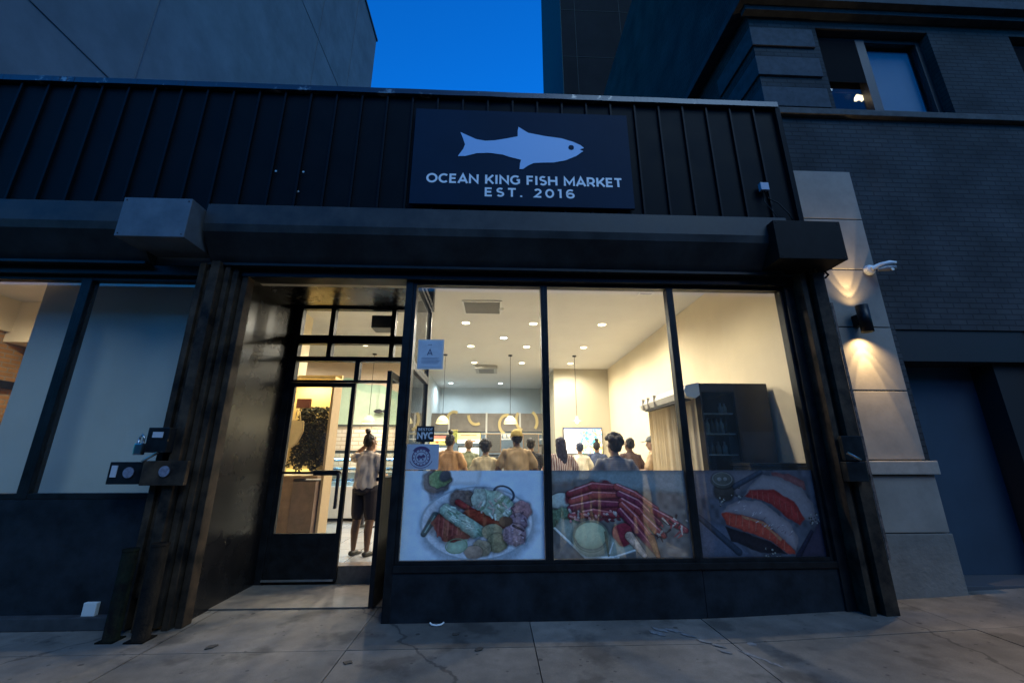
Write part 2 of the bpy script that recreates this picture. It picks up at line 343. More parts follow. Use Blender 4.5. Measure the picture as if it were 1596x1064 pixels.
    tag(link('sidewalk', bm, m), kind='structure')
sidewalk()
ASPH = mat('asphalt', (.045, .045, .047), .85, var=.3, vscale=5, bump=.4, bscale=60)
bm = bmesh.new(); box(bm, -400, 400, -400, 400, -.4, -.14); tag(link('road', bm, ASPH), kind='structure')
tag(bx('kerb', mat('granite_kerb', (.22, .22, .22), .7, var=.25, vscale=20), -20, 20, -2.58, -2.41, -.15, 0, bev=.015), kind='structure')
# paint splash and droppings on the concrete
def blob(bm, cx, cy, rx, ry, z, rot=0, n=26, seed=0, th=.0012):
    a = R(rot); vs = []
    for k in range(n):
        t = 2*math.pi*k/n; q = 1+.28*noise.noise(Vector((math.cos(t)*1.7+seed*3.1, math.sin(t)*1.7, seed)))*2
        x = rx*q*math.cos(t); y = ry*q*math.sin(t); vs.append((cx+x*math.cos(a)-y*math.sin(a), cy+x*math.sin(a)+y*math.cos(a)))
    top = [bm.verts.new((x, y, z+th)) for x, y in vs]; lo = [bm.verts.new((x, y, z)) for x, y in vs]
    bm.faces.new(top)
    for k in range(n): bm.faces.new((lo[k], lo[(k+1) % n], top[(k+1) % n], top[k]))
CH = mat('dried_white_paint', (.20, .20, .20), .85, stain=(.10, .10, .095), var=.15, vscale=25)
bm = bmesh.new()
path = [(1.36, 3.86), (1.42, 3.92), (1.52, 3.9), (1.6, 3.8), (1.68, 3.68), (1.75, 3.6), (1.74, 3.5)]
for i, (x, y) in enumerate(path): blob(bm, x, y, .075-.005*i, .03-.002*i, .002+.0004*i, rot=-40, seed=i+1)
tag(link('paint_splash', bm, CH), 'dried pale paint splash trailing over the concrete below the crab print', 'paint splash')
bm = bmesh.new(); blob(bm, 1.92, 3.42, .02, .11, .002, rot=35, seed=9); blob(bm, 1.99, 3.3, .018, .06, .0025, rot=30, seed=12)
tag(link('paint_streak', bm, CH), 'short slanted pale streak on the pavement right of the bigger splash', 'paint streak')
bm = bmesh.new(); blob(bm, 2.02, 3.62, .035, .03, .002, seed=15)
tag(link('paint_drop', bm, CH), 'round pale drop on the pavement beside the slanted streak', 'paint drop')
bm = bmesh.new(); tube(bm, [(-.54, 4.1, .02), (-.52, 4.08, .012), (-.48, 4.07, .01), (-.44, 4.08, .012), (-.42, 4.1, .022)], .007, 8)
tag(link('plastic_strap', bm, WHITE), 'curled white plastic strap lying at the foot of the black panels', 'litter')
LIT = mat('leaf_brown', (.05, .04, .03), .8)
for i, (x, y, r, lb) in enumerate([(-1.02, 3.45, .022, 'dark squashed gum spot in front of the open glass door'), (-.3, 3.9, .02, 'small dark gum spot between white strap and paint splash'),
        (-.1, 3.62, .025, 'larger dark gum spot below the taco print'), (-2.15, 3.75, .03, 'brown crumpled leaf on the slab near the gate guards'),
        (2.75, 3.35, .02, 'dark gum spot on the pavement left of the warm lamp light')]):
    bm = bmesh.new(); blob(bm, x, y, r*1.4, r, .0025, rot=20*i, seed=20+i, th=.004)
    tag(link('litter_spot', bm, LIT), lb, 'litter', 'dark bits on the pavement')

# ------------------------------------------------------------ shop building
shop = thing('shop_building', 'single storey dark clad shop with a lit glass front and recessed entrance', 'shop', (0, 0, 0))
FL = .18; CZ = 3.96; XR = 3.39
def P(name, m, *a, **k): return bx(name, m, *a, parent=shop, **k)
TILE = None
def tile_mat():
    m = bpy.data.materials.new('grey_floor_tile'); m.use_nodes = True; t = m.node_tree; b = t.nodes['Principled BSDF']
    g = t.nodes.new('ShaderNodeNewGeometry'); br = t.nodes.new('ShaderNodeTexBrick'); t.links.new(g.outputs['Position'], br.inputs[0])
    br.offset = 0; br.inputs['Scale'].default_value = 1; br.inputs['Brick Width'].default_value = .45; br.inputs['Row Height'].default_value = .45; br.inputs['Mortar Size'].default_value = .006
    br.inputs['Color1'].default_value = (.36, .36, .35, 1); br.inputs['Color2'].default_value = (.30, .31, .31, 1); br.inputs['Mortar'].default_value = (.13, .13, .13, 1)
    t.links.new(br.outputs[0], b.inputs['Base Color']); b.inputs['Roughness'].default_value = .22; return m
P('floor', tile_mat(), -8.4, XR, 5.42, 15.7, .0, FL)
P('floor', MC['black_panel_paint'], -8.4, -2.78, 4.45, 5.42, .0, FL-.02)
P('window_platform', mat('window_deck', (.3, .28, .25), .6), -.80, XR, 4.33, 5.42, .0, FL)
P('ceiling', CEIL, -8.4, XR, 4.5, 15.7, CZ, CZ+.12)
P('roof', mat('roof_felt', (.05, .05, .05), .9), -8.6, 3.75, 4.32, 16.2, 5.2, 5.35)
P('right_wall', CREAM, XR, XR+.2, 4.3, 16, 0, 5.2)
P('left_wall', brick_mat('tan_interior_brick', (.42, .22, .08), (.34, .17, .06), (.30, .24, .16), .22, .075, .012), -8.4, -8.2, 4.5, 15.9, 0, CZ)
P('back_wall', TEAL, -2.1, 1.8, 15.7, 15.9, 0, CZ)
P('chimney_block', mat('cream_column_paint', (.50, .46, .36), .75), 1.75, XR, 12, 15.7, 0, CZ)
# soffit over the left part with brick wall below
P('brick_wall', MC.get('x') or brick_mat('tan_partition_brick', (.45, .25, .10), (.36, .18, .07), (.32, .26, .18), .22, .075, .012), -8.2, -4.1, 7.3, 7.45, 0, 3.25)
P('soffit_band', mat('warm_white_band', (.75, .66, .48), .7), -8.2, -4.1, 6.9, 7.45, 3.25, CZ)
P('wall_band', MC['warm_white_band'], -8.19, -8.12, 4.5, 7.3, 3.42, CZ)
P('wall_rail', BLK, -8.19, -8.13, 4.5, 7.3, 2.50, 2.62)
P('window_blind_wall', mat('pale_grey_board', (.80, .72, .62), .7, var=.04, vscale=2), -5.22, -2.9, 4.62, 4.7, .18, CZ)
P('partition_wall', CREAM, -3.62, -3.5, 5.42, 7.6, 0, CZ)
def mural(pr=None):
    pr = Print(240, 110, 0, 0, 240, 110, (.74, .60, .46))
    yy = pr.Y; wave = 42+9*np.sin(pr.X/26.)+4*np.sin(pr.X/11.+1)
    pr.put((yy-wave)/3+.5, (.40, .58, .46), .08); pr.put((yy-wave-14)/3+.5, (.52, .66, .52), .08)
    return pr
P('kitchen_wall', brick_mat('white_wall_brick', (.78, .72, .64), (.74, .66, .56), (.55, .45, .34), .3, .1, .012, rough=.35, vary=.06), -8.2, -2.1, 11, 11.15, 0, 2.21)
P('upper_kitchen_wall', mat('peach_wall', (.74, .58, .42), .75), -8.2, -2.1, 11.0, 11.15, 2.21, CZ)
P('side_kitchen_wall', TEAL, -2.25, -2.1, 11.15, 15.7, 0, CZ)
print_mesh('wave_mural', mural(), -5.6, -2.1, 10.985, 2.22, 3.9, print_mat('mural_ink'), shop)
P('mural_rail', mat('dark_rail', (.08, .09, .09), .5), -5.6, -2.1, 10.95, 10.98, 2.17, 2.215)
# front header, fascia structure and interior bulkhead
P('front_header', mat('header_paint', (.55, .5, .42), .7), -8.4, 3.3, 4.30, 4.5, 3.31, 5.2)
P('recess_back_header', BLK, -2.72, -.86, 5.3, 5.42, 3.4, CZ)
P('recess_soffit', GLOSSY, -2.72, -.86, 4.3, 5.45, 3.36, 3.42)
P('recess_side_panel', GLOSSY, -2.76, -2.70, 4.2, 5.42, 0, 3.36)
P('recess_floor', mat('recess_boards', (.15, .13, .11), .55, var=.25, vscale=9), -2.70, -.88, 4.55, 5.30, .004, .012)
for i in range(9):
    pass
P('door_step', mat('wood_step', (.16, .11, .075), .5, var=.3, vscale=14), -2.66, -.9, 5.37, 5.55, .0, FL+.004)
# cladding with standing seams
bm = bmesh.new(); box(bm, -8.6, 3.56, 4.15, 4.3, 4.0, 5.74)
link('fascia_sheet', bm, CLAD, shop)
bm = bmesh.new()
k = 0
x = -8.5
while x < 3.56:
    box(bm, x-.012, x+.012, 4.118, 4.149, 4.0, 5.73, .004); x += .31
link('fascia_seams', bm, mat('seam_metal', (.002, .003, .005), .55, spec=.12), shop)
bm = bmesh.new()
n = 150
for i in range(n):                         # dented roof edge flashing
    x0 = -8.6+12.2*i/n; x1 = -8.6+12.2*(i+1)/n
    d = .012*noise.noise(Vector((x0*2.3, 0, 0))); box(bm, x0, x1+.001, 4.09+d, 4.32, 5.735+d*.5, 5.81+.8*d)
link('parapet_flashing', bm, mat('peeling_flashing', (.035, .04, .05), .35, metal=.5, stain=(.30, .27, .24), vscale=5), shop)
e = MC['peeling_flashing'].node_tree.nodes['Color Ramp'].color_ramp.elements; e[0].position = .30; e[1].position = .36
for n_ in MC['peeling_flashing'].node_tree.nodes:
    if n_.type == 'VALTORGB':
        n_.color_ramp.elements[0].position = .33; n_.color_ramp.elements[1].position = .40
P('fascia_end', CLAD, 3.56, 3.62, 4.1, 4.32, 3.3, 5.73)

# windows of the shop front
Y0, Y1 = 4.165, 4.255
def framed(name, x0, x1, z0, z1, parent, fw=.045, y0=Y0, y1=Y1, m=BLK, g=GLASS, bottom=None):
    bm = bmesh.new(); bt = bottom or fw
    box(bm, x0, x0+fw, y0, y1, z0, z1, .004); box(bm, x1-fw, x1, y0, y1, z0, z1, .004)
    box(bm, x0+fw, x1-fw, y0+.002, y1-.002, z1-fw, z1-.001, .004); box(bm, x0+fw, x1-fw, y0+.002, y1-.002, z0+.001, z0+bt, .004)
    f = link(name, bm, m, parent)
    yc = (y0+y1)/2
    bx('glass_pane', g, x0+fw-.003, x1-fw+.003, yc-.003, yc+.003, z0+bt-.003, z1-fw+.003, f)
    return f
WX = [(-.90, .525), (.525, 1.935), (1.935, 3.24)]
for x0, x1 in WX: framed('shop_window', x0, x1, .45, 3.25, shop, .037)
bx('corner_post', BLK, -.975, -.9, 4.15, 4.27, .0, 3.3, shop, .005)
bx('corner_post', BLK, 3.24, 3.34, 4.13, 4.29, .0, 3.3, shop, .005)
bx('head_rail', BLK, -3.0, 3.34, 4.11, 4.3, 3.25, 3.36, shop, .006)
bx('head_rail', BLK, -8.5, -3.0, 4.11, 4.3, 3.25, 3.36, shop, .006)
bm = bmesh.new(); bx('bulkhead_panel', BULK, -.9, 1.94, 4.15, 4.3, .0, .45, shop); bx('bulkhead_panel', BULK, 1.945, 3.24, 4.15, 4.3, .0, .45, shop)
bx('sill_rail', BLK, -.9, 3.24, 4.135, 4.16, .40, .455, shop, .004)
bm.free()
# return glass beside the entrance
def framed_x(name, x, y0, y1, z0, z1, parent, fw=.045):
    bm = bmesh.new()
    for a in ((y0, y0+fw, z0, z1), (y1-fw, y1, z0, z1), (y0+fw, y1-fw, z0, z0+fw), (y0+fw, y1-fw, z1-fw, z1)):
        box(bm, x-.03, x+.03, a[0], a[1], a[2], a[3], .004)
    f = link(name, bm, BLK, parent); bx('glass_pane', SIDEG, x-.003, x+.003, y0+fw-.003, y1-fw+.003, z0+fw-.003, z1-fw+.003, f)
framed_x('side_window', -.90, 4.275, 5.34, .45, 2.35, shop); framed_x('side_window', -.90, 4.275, 5.34, 2.352, 3.34, shop)
bx('bulkhead_panel', BULK, -.93, -.87, 4.275, 5.34, 0, .448, shop)
# doorway wall: jambs, transoms, doors
YD0, YD1 = 5.30, 5.40
def D(name, x0, x1, z0, z1): bx(name, BLK, x0, x1, YD0, YD1, z0, z1, shop, .006)
D('door_jamb', -2.70, -2.62, .0, 3.36); D('door_jamb', -1.10, -.94, .0, 3.36)
framed('transom_window', -2.62, -2.19, 2.93, 3.36, shop, .030, YD0, YD1); framed('transom_window', -2.19, -1.38, 2.93, 3.36, shop, .030, YD0, YD1)
framed('transom_window', -1.38, -1.10, 2.93, 3.36, shop, .028, YD0, YD1)
framed('transom_window', -2.62, -2.19, 2.64, 2.875, shop, .030, YD0, YD1); framed('transom_window', -2.19, -1.38, 2.64, 2.875, shop, .030, YD0, YD1)
framed('transom_window', -1.38, -1.10, 2.64, 2.875, shop, .030, YD0, YD1)
D('door_rail', -2.62, -1.10, 2.876, 2.929)
framed('transom_window', -2.62, -1.80, 2.33, 2.64, shop, .030, YD0, YD1); framed('transom_window', -1.80, -1.10, 2.33, 2.64, shop, .030, YD0, YD1)
# closed left leaf
ld = framed('glass_door', -2.62, -1.80, .04, 2.325, shop, .052, YD0+.02, YD1-.03, bottom=.50)
bx('push_bar', BLK, -2.16, -1.86, 5.225, 5.27, 1.19, 1.25, ld, .008)
bx('cross_bar', BLK, -2.56, -1.86, 5.28, 5.30, 1.205, 1.235, ld, .004)
bx('pull_handle', MC['brushed_steel'] if False else mat('dark_handle', (.05, .05, .055), .35, metal=.6), -1.875, -1.845, 5.2, 5.24, .82, 1.22, ld, .008)
bx('kick_strip', mat('dull_steel_strip', (.35, .35, .33), .4, metal=.8, var=.2), -2.62, -1.82, 5.285, 5.30, .045, .065, ld)
# open right leaf, swung towards the street
rd = thing('tmp', None, None, (-1.105, 5.29, 0), 0); rd.name = 'glass_door'; rd.parent = shop; rd.rotation_euler = (0, 0, R(-3.5))
def leaf_open():
    bm = bmesh.new()
    for a in ((-.85, -.785, .03, 2.31), (-.065, -.002, .03, 2.31), (-.785, -.065, 2.24, 2.309), (-.785, -.065, .03, 1.20)):
        box(bm, -.05, -.005, a[0], a[1], a[2], a[3], .004)
    return link('door_leaf', bm, BLK, shop)
col.objects.unlink(rd); bpy.data.objects.remove(rd)
lo_ = leaf_open(); lo_.name = 'open_glass_door'; lo_.location = (-1.08, 5.285, 0); lo_.rotation_euler = (0, 0, R(-3))
bx('glass_pane', glass_mat('leaf_glass', (.9, .92, .9), 1.3), -.03, -.024, -.79, -.06, 1.197, 2.243, lo_)
bx('push_bar', BLK, -.105, -.08, -.76, -.12, 1.16, 1.2, lo_, .006)
bm = bmesh.new(); box(bm, -.052, .01, -.36, -.10, 2.25, 2.31, .008); tube(bm, [(0, -.15, 2.33), (-.12, -.03, 2.34), (-.2, .02, 2.34)], .012, 8)
link('door_closer', bm, mat('closer_grey', (.22, .22, .2), .4, metal=.5), lo_)
# hatch door plate
bx('exit_fixture', mat('dark_fixture', (.06, .06, .065), .5), -1.72, -1.44, 5.45, 5.7, 3.12, 3.3, shop, .01)
# left shop window
for x0, x1 in ((-6.75, -5.62), (-5.62, -4.32), (-4.32, -3.10)): framed('shop_window', x0, x1, 1.03, 3.25, shop, .05)
bx('bulkhead_panel', BULK, -8.5, -3.05, 4.17, 4.3, .1, 1.03, shop)
bx('stone_base', mat('dark_stone_base', (.035, .036, .038), .7, var=.3, vscale=8), -8.5, -3.05, 4.1, 4.3, .0, .10, shop, .01)
bx('junction_box', mat('white_box_plastic', (.6, .62, .6), .5), -3.50, -3.39, 4.13, 4.168, .06, .20, shop, .006)

# ------------------------------------------------------------ rolling gate hood, boxes and guides
def hood(x0, x1, label):
    prof = [(4.15, 4.02), (3.90, 3.98), (3.86, 3.95), (3.85, 3.72), (3.87, 3.64), (3.93, 3.56), (4.02, 3.44), (4.08, 3.37), (4.1, 3.36), (4.15, 3.37)]
    bm = bmesh.new(); prism_x(bm, prof, x0, x1)
    bmesh.ops.recalc_face_normals(bm, faces=bm.faces)
    t = thing('gate_hood', label, 'gate hood')
    link('hood_casing', bm, HOOD, t)
    bx('hood_lip', BLK, x0, x1, 4.02, 4.105, 3.335, 3.362, t)
    return t
hood(-3.02, 3.2, 'long dark rolling gate hood running below the fish sign')
hood(-8.6, -3.65, 'dark rolling gate hood above the left window')
def gate_box(x0, x1, z0, z1, y0, m, label):
    t = thing('gate_motor_box', label, 'gate box', group='motor boxes of the rolling gates')
    bm = bmesh.new(); box(bm, x0, x1, y0, 4.145, z0, z1, .006); link('box_casing', bm, m, t)
    for (a, c) in ((x0+.03, z0+.03), (x1-.03, z0+.03), (x0+.03, z1-.03), (x1-.03, z1-.03)):
        bm = bmesh.new(); tube(bm, [(a, y0-.004, c), (a, y0+.004, c)], .006, 8); link('screw', bm, RUST, t)
    return t
gate_box(-3.72, -3.06, 3.47, 3.90, 3.70, GALV, 'pale grey steel box on the facade between the two gate hoods')
g2 = gate_box(2.96, 3.70, 3.40, 3.85, 3.75, mat('black_box_steel', (.009, .008, .007), .65, metal=0, spec=.15, stain=(.005, .004, .003), vscale=10), 'black steel gate box at the corner beside the pale pilaster')
bm = bmesh.new()
for i in range(5): tube(bm, [(3.45+.05*i, 3.95+.02*i, 3.41), (3.47+.05*i, 4.0, 3.35-.01*(i % 3)), (3.5+.05*i, 4.08, 3.34)], .012, 6)
link('cable_tangle', bm, RUST, g2)
def guide(xs, label, locks, guard):
    t = thing('gate_guide_rail', label, 'gate rail', group='steel guide rails of the rolling gates')
    for (x0, x1, y0, y1, z0) in xs:
        bx('steel_channel', RUST, x0, x1, y0, y1, z0, 3.36, t, .006)
    return t
gl_ = guide([(-3.10, -3.04, 4.03, 4.14, .02), (-3.035, -2.975, 4.06, 4.148, .25), (-2.95, -2.86, 3.98, 4.14, .02), (-2.84, -2.79, 4.04, 4.15, .03), (-2.775, -2.72, 4.07, 4.2, 0), (-2.70, -2.64, 4.12, 4.24, 0)],
      'cluster of scuffed steel gate rails between left window and entrance', 0, 0)
bx('lock_plate', RUST, -3.12, -2.74, 3.93, 3.975, 1.16, 1.37, gl_, .006)
bx('lock_plate', BLK, -3.42, -3.13, 3.95, 3.99, 1.17, 1.36, gl_, .006)
bx('lock_plate', BLK, -3.12, -2.93, 3.9, 4.0, 1.44, 1.66, gl_, .01)
def disc(name, m, x, y, z, r, parent, th=.008):
    bm = bmesh.new(); tube(bm, [(x, y-th, z), (x, y, z)], r, 20); return link(name, bm, m, parent)
PUCK = mat('worn_lock_face', (.34, .33, .40), .4, metal=.5, var=.3, vscale=40)
disc('lock_puck', PUCK, -3.24, 3.948, 1.27, .047, gl_); disc('lock_puck', PUCK, -2.92, 3.928, 1.28, .047, gl_)
bx('sticker', mat('sticker_paper', (.5, .5, .52), .6), -3.395, -3.345, 3.944, 3.949, 1.23, 1.33, gl_); bx('sticker', MC['sticker_paper'], -3.07, -2.98, 3.894, 3.899, 1.57, 1.62, gl_)
bm = bmesh.new(); box(bm, -3.19, -3.12, 3.87, 3.92, 1.42, 1.52, .012)
tube(bm, [(-3.175, 3.895, 1.52), (-3.175, 3.895, 1.57), (-3.155, 3.895, 1.595), (-3.135, 3.895, 1.57), (-3.135, 3.895, 1.52)], .008, 8)
tag(link('padlock', bm, STEEL), 'steel padlock hanging from the left gate rails above the round lock', 'padlock')
bm = bmesh.new(); tube(bm, [(-2.98, 3.88, 1.44), (-3.05, 3.87, 1.39), (-3.09, 3.88, 1.36)], .012, 8); link('latch_pin', bm, STEEL, gl_)
for (xa, h, lb, w2) in ((-3.03, .66, 'slim green-black pipe guard at the foot of the left gate rails', .055), (-2.80, .70, 'thicker brown-black pipe guard beside the entrance recess', .062)):
    bm = bmesh.new(); tube(bm, [(xa, 3.90, 0), (xa, 3.90, h)], w2, 18); box(bm, xa-w2*1.2, xa+w2*1.2, 3.9-w2*1.2, 3.9+w2*1.2, 0, .01)
    tube(bm, [(xa, 3.90, h-.012), (xa, 3.90, h+.005)], w2*1.06, 18)
    tag(link('pipe_guard', bm, mat('pipe_green' if xa < -3 else 'pipe_brown', (.007, .010, .006) if xa < -3 else (.010, .008, .006), .75, spec=.05, stain=(.004, .004, .004), var=.4, vscale=9, bump=.3)), lb, 'pipe guard', 'pipe guards at the gate rails')
gr_ = guide([(3.345, 3.40, 4.0, 4.14, .02), (3.41, 3.46, 4.05, 4.14, .02), (3.47, 3.60, 3.98, 4.16, .02), (3.61, 3.66, 4.06, 4.3, .02)],
      'peeling steel gate rails between the salmon print and the pilaster', 0, 0)
bx('lock_plate', BLK, 3.33, 3.52, 3.90, 3.975, 1.18, 1.36, gr_, .008); bx('lock_plate', BLK, 3.36, 3.56, 3.93, 3.975, 1.37, 1.60, gr_, .006)
bm = bmesh.new(); tube(bm, [(3.36, 3.9, 1.44), (3.4, 3.88, 1.41), (3.46, 3.88, 1.375)], .013, 8); link('latch_pin', bm, STEEL, gr_)
bx('peeling_strip', mat('peeling_red_paint', (.16, .10, .075), .8, stain=(.03, .025, .02), var=.5, vscale=14, bump=.5), 3.60, 3.625, 3.972, 3.98, .5, 3.0, gr_)

# ------------------------------------------------------------ sign
sign = thing('shop_sign', 'navy sign board with pale blue fish over white lettering', 'sign')
bx('sign_board', mat('navy_sign_board', (.007, .022, .045), .6, spec=.08, var=.08, vscale=2), -1.0, 1.6, 4.08, 4.115, 4.17, 5.50, sign, .003)
SW = mat('white_sign_vinyl', (.85, .85, .85), .5)
fish = [(1.04, 4.99), (1.0, 5.03), (.91, 5.075), (.77, 5.12), (.58, 5.145), (.37, 5.185), (.29, 5.24), (.25, 5.27), (.24, 5.21), (.24, 5.13), (.11, 5.095), (-.03, 5.062), (-.15, 5.05), (-.26, 5.07), (-.36, 5.12), (-.45, 5.165), (-.415, 5.07), (-.39, 4.99), (-.41, 4.925), (-.47, 4.82), (-.38, 4.825), (-.25, 4.87), (-.1, 4.88), (.06, 4.86), (.16, 4.825), (.28, 4.795), (.265, 4.74), (.26, 4.665), (.3, 4.665), (.36, 4.715), (.43, 4.755), (.55, 4.765), (.67, 4.77), (.81, 4.805), (.94, 4.87), (1.03, 4.945), (.985, 4.962)]
bm = bmesh.new(); prism_xz(bm, fish, 4.074, 4.0795); link('fish_emblem', bm, mat('pale_blue_vinyl', (.36, .55, .80), .5), sign)
disc('fish_eye', MC['navy_sign_board'], .885, 4.073, 4.99, .034, sign, .002)
bm = bmesh.new(); text_mesh(bm, 'OCEAN KING FISH MARKET', -.82, 1.47, 4.452, .122, 4.076, .21, .13); link('name_lettering', bm, SW, sign)
bm = bmesh.new(); text_mesh(bm, 'EST. 2016', -.145, .90, 4.285, .115, 4.076, .21, .32); link('date_lettering', bm, SW, sign)
for i, (x, z) in enumerate(((-2.55, 4.57), (-2.24, 4.57), (-2.28, 4.33))):
    tag(disc('bolt_head', mat('bright_bolt', (.5, .48, .42), .4, metal=.4), x, 4.115 if i < 2 else 4.148, z, .012, None),
        ('shiny bolt at the upper left of three on the cladding', 'duller bolt at the upper right of three on the cladding', 'lowest of the three bolts on the cladding')[i], 'bolt', 'bolts on the cladding')

# ------------------------------------------------------------ window prints
def scale3(ox, oy): return 1
p1 = Print(420, 260, 80, 90, 1430, 960, (.70, .79, .86))
p1.c *= (1+.05*p1.n2[..., None])
p1.poly([(250, 60), (830, 60), (800, 240), (250, 240)], (.72, .74, .74), .05, 30)
p1.poly([(300, 260), (500, 260), (420, 400), (380, 440), (330, 400)], (.30, .32, .36), .3, 30)
p1.ell(390, 200, 138, 115, (.26, .22, .21)); p1.ell(415, 180, 105, 85, (.30, .38, .20), tex=.5); p1.ell(470, 150, 55, 60, (.12, .13, .14), rot=40, soft=.3)
p1.ell(800, 640, 560, 390, (.42, .48, .53), soft=.14, wob=.02); p1.ell(790, 610, 530, 350, (.66, .69, .72), soft=.03, wob=.01); p1.ring(790, 610, 530, 350, .02, (.40, .46, .50)); p1.ell(790, 600, 470, 300, (.50, .53, .56), soft=.1, wob=.02)
p1.cap(390, 540, 290, 715, 36, 26, (.07, .12, .13)); p1.cap(385, 545, 300, 700, 8, 6, (.25, .38, .36))
p1.ell(650, 380, 130, 95, (.22, .17, .15), tex=.6); p1.cap(600, 410, 745, 500, 30, 26, (.30, .06, .06), .5)
p1.ring(1040, 330, 100, 75, .12, (.10, .12, .15), 25)
p1.ell(900, 570, 230, 90, (.32, .08, .05), 12, tex=.5); p1.ell(960, 440, 210, 130, (.40, .48, .38), 28, tex=.55); p1.ell(800, 380, 70, 110, (.46, .50, .42), tex=.5)
for i in range(26):
    a, b = NP.uniform(770, 1120), NP.uniform(330, 540); p1.cap(a, b, a+NP.uniform(-40, 60), b+NP.uniform(20, 60), 12, 9, ((.22, .30, .20), (.58, .62, .54), (.5, .42, .36))[i % 3], .4)
p1.ell(560, 650, 200, 150, (.27, .085, .07), 15, tex=.7)
for i in range(7): p1.cap(430+45*i, 540+12*i, 420+45*i, 740-4*i, 9, 7, (.36, .13, .11), .4)
p1.cap(490, 490, 780, 690, 62, 70, (.36, .46, .38), .5, 8, .15)
for i in range(24):
    t = NP.rand(); a, b = 490+t*290+NP.uniform(-40, 40), 480+t*210+NP.uniform(-40, 40); p1.cap(a, b, a+NP.uniform(10, 60), b+NP.uniform(0, 40), 10, 8, ((.2, .3, .22), (.55, .63, .54), (.45, .5, .42))[i % 3], .4)
p1.ell(930, 700, 100, 80, (.36, .33, .22), tex=.5); p1.ell(980, 810, 100, 95, (.30, .28, .18), tex=.5); p1.ell(840, 850, 90, 75, (.38, .33, .24), tex=.5); p1.ell(760, 890, 80, 60, (.42, .32, .25))
p1.ell(1210, 500, 95, 95, (.40, .24, .24), tex=.6); p1.ell(1180, 600, 95, 75, (.34, .24, .27), 20, tex=.6); p1.ell(1140, 730, 110, 110, (.42, .30, .32), tex=.7); p1.cap(1130, 640, 1230, 690, 12, 9, (.1, .07, .08)); p1.ell(1060, 600, 60, 50, (.2, .12, .08))
for i in range(14):
    a, b = NP.uniform(1050, 1260), NP.uniform(460, 820); p1.cap(a, b, a+NP.uniform(-30, 40), b+NP.uniform(-30, 40), 9, 5, ((.5, .4, .42), (.16, .1, .12))[i % 2], .4)
p1.poly([(520, 800), (700, 770), (690, 850), (640, 900), (560, 900), (510, 870)], (.44, .56, .42), .15, 8)
p1.ring(600, 830, 100, 68, .05, (.25, .36, .22), -8)
p2 = Print(420, 260, 120, 90, 1445, 945, (.20, .19, .18)); p2.c *= (1+.3*p2.n2[..., None])
p2.poly([(120, 90), (1445, 90), (1445, 330), (820, 290), (500, 190), (120, 230)], (.24, .28, .28), .2, 40)
p2.ell(200, 400, 100, 80, (.42, .46, .42)); p2.ell(230, 570, 160, 110, (.14, .20, .14), tex=.8)
p2.poly([(140, 660), (420, 940), (760, 940), (880, 870), (900, 800), (400, 620), (200, 560)], (.32, .35, .30), .2, 20)
p2.cap(140, 660, 420, 935, 12, 12, (.55, .58, .54)); p2.cap(420, 935, 730, 935, 12, 12, (.55, .58, .54)); p2.cap(700, 930, 900, 870, 10, 10, (.5, .52, .5))
p2.ell(600, 400, 340, 190, (.20, .055, .065), tex=.5)
RD = [(.26, .06, .07), (.33, .09, .08), (.20, .05, .08)]
for i, (a, b, c_, d, e_, f_) in enumerate([(290, 330, 520, 250, 760, 260), (310, 400, 520, 340, 790, 340), (300, 470, 540, 425, 800, 430), (300, 545, 520, 510, 760, 540), (760, 260, 930, 340, 1130, 480), (780, 330, 960, 420, 1150, 620), (800, 400, 960, 500, 1120, 720), (800, 440, 930, 580, 1060, 760), (780, 500, 900, 650, 1100, 900), (1100, 500, 1250, 590, 1400, 690), (1000, 560, 1130, 700, 1180, 740)]):
    c = RD[i % 3]; p2.cap(a, b, c_, d, 34, 40, c, .45, 8); p2.cap(c_, d, e_, f_, 40, 26, c, .45, 8)
    p2.cap(a, b-26, c_, d-28, 7, 8, (.50, .26, .27), .4, 5); p2.cap(c_, d-28, e_, f_-18, 8, 5, (.46, .20, .20), .4, 5)
p2.ell(790, 720, 95, 110, (.26, .05, .07), tex=.5); p2.cap(850, 740, 980, 920, 44, 24, (.46, .35, .28), .6); p2.cap(1060, 760, 1110, 930, 34, 20, (.34, .16, .09), .5)
for i in range(30):
    a, b = NP.uniform(290, 760), NP.uniform(490, 600); p2.ell(a, b, NP.uniform(12, 30), 12, ((.50, .28, .26), (.14, .05, .06), (.42, .36, .33))[i % 3], NP.uniform(0, 90))
for i in range(22):
    a, b = NP.uniform(1120, 1420), NP.uniform(540, 760); p2.cap(a, b, a+NP.uniform(-60, 60), b+NP.uniform(10, 60), 11, 5, ((.42, .36, .31), (.30, .10, .10), (.08, .05, .05))[i % 3], .4)
p2.ell(480, 760, 175, 175, (.34, .36, .28), soft=.1, wob=.02); p2.ell(480, 730, 150, 125, (.42, .47, .33), tex=.15, wob=.02); p2.ring(480, 740, 165, 145, .03, (.20, .22, .16)); p2.cap(620, 700, 640, 920, 12, 8, (.16, .15, .1)); p2.cap(650, 900, 690, 800, 9, 6, (.5, .52, .5))
p3 = Print(420, 260, 180, 90, 1440, 905, (.16, .17, .20)); p3.c *= (1+.3*p3.n2[..., None])
p3.poly([(180, 380), (640, 330), (900, 90), (180, 90)], (.23, .22, .24), .15, 30)
p3.poly([(180, 540), (500, 620), (700, 905), (180, 905)], (.17, .19, .24), .2, 20); p3.cap(200, 540, 560, 860, 22, 30, (.07, .09, .12)); p3.cap(440, 330, 900, 110, 28, 20, (.08, .10, .13))
p3.poly([(620, 905), (1150, 905), (1440, 560), (1440, 905)], (.10, .09, .13), .2, 20); p3.cap(1150, 905, 1330, 680, 22, 16, (.05, .05, .08))
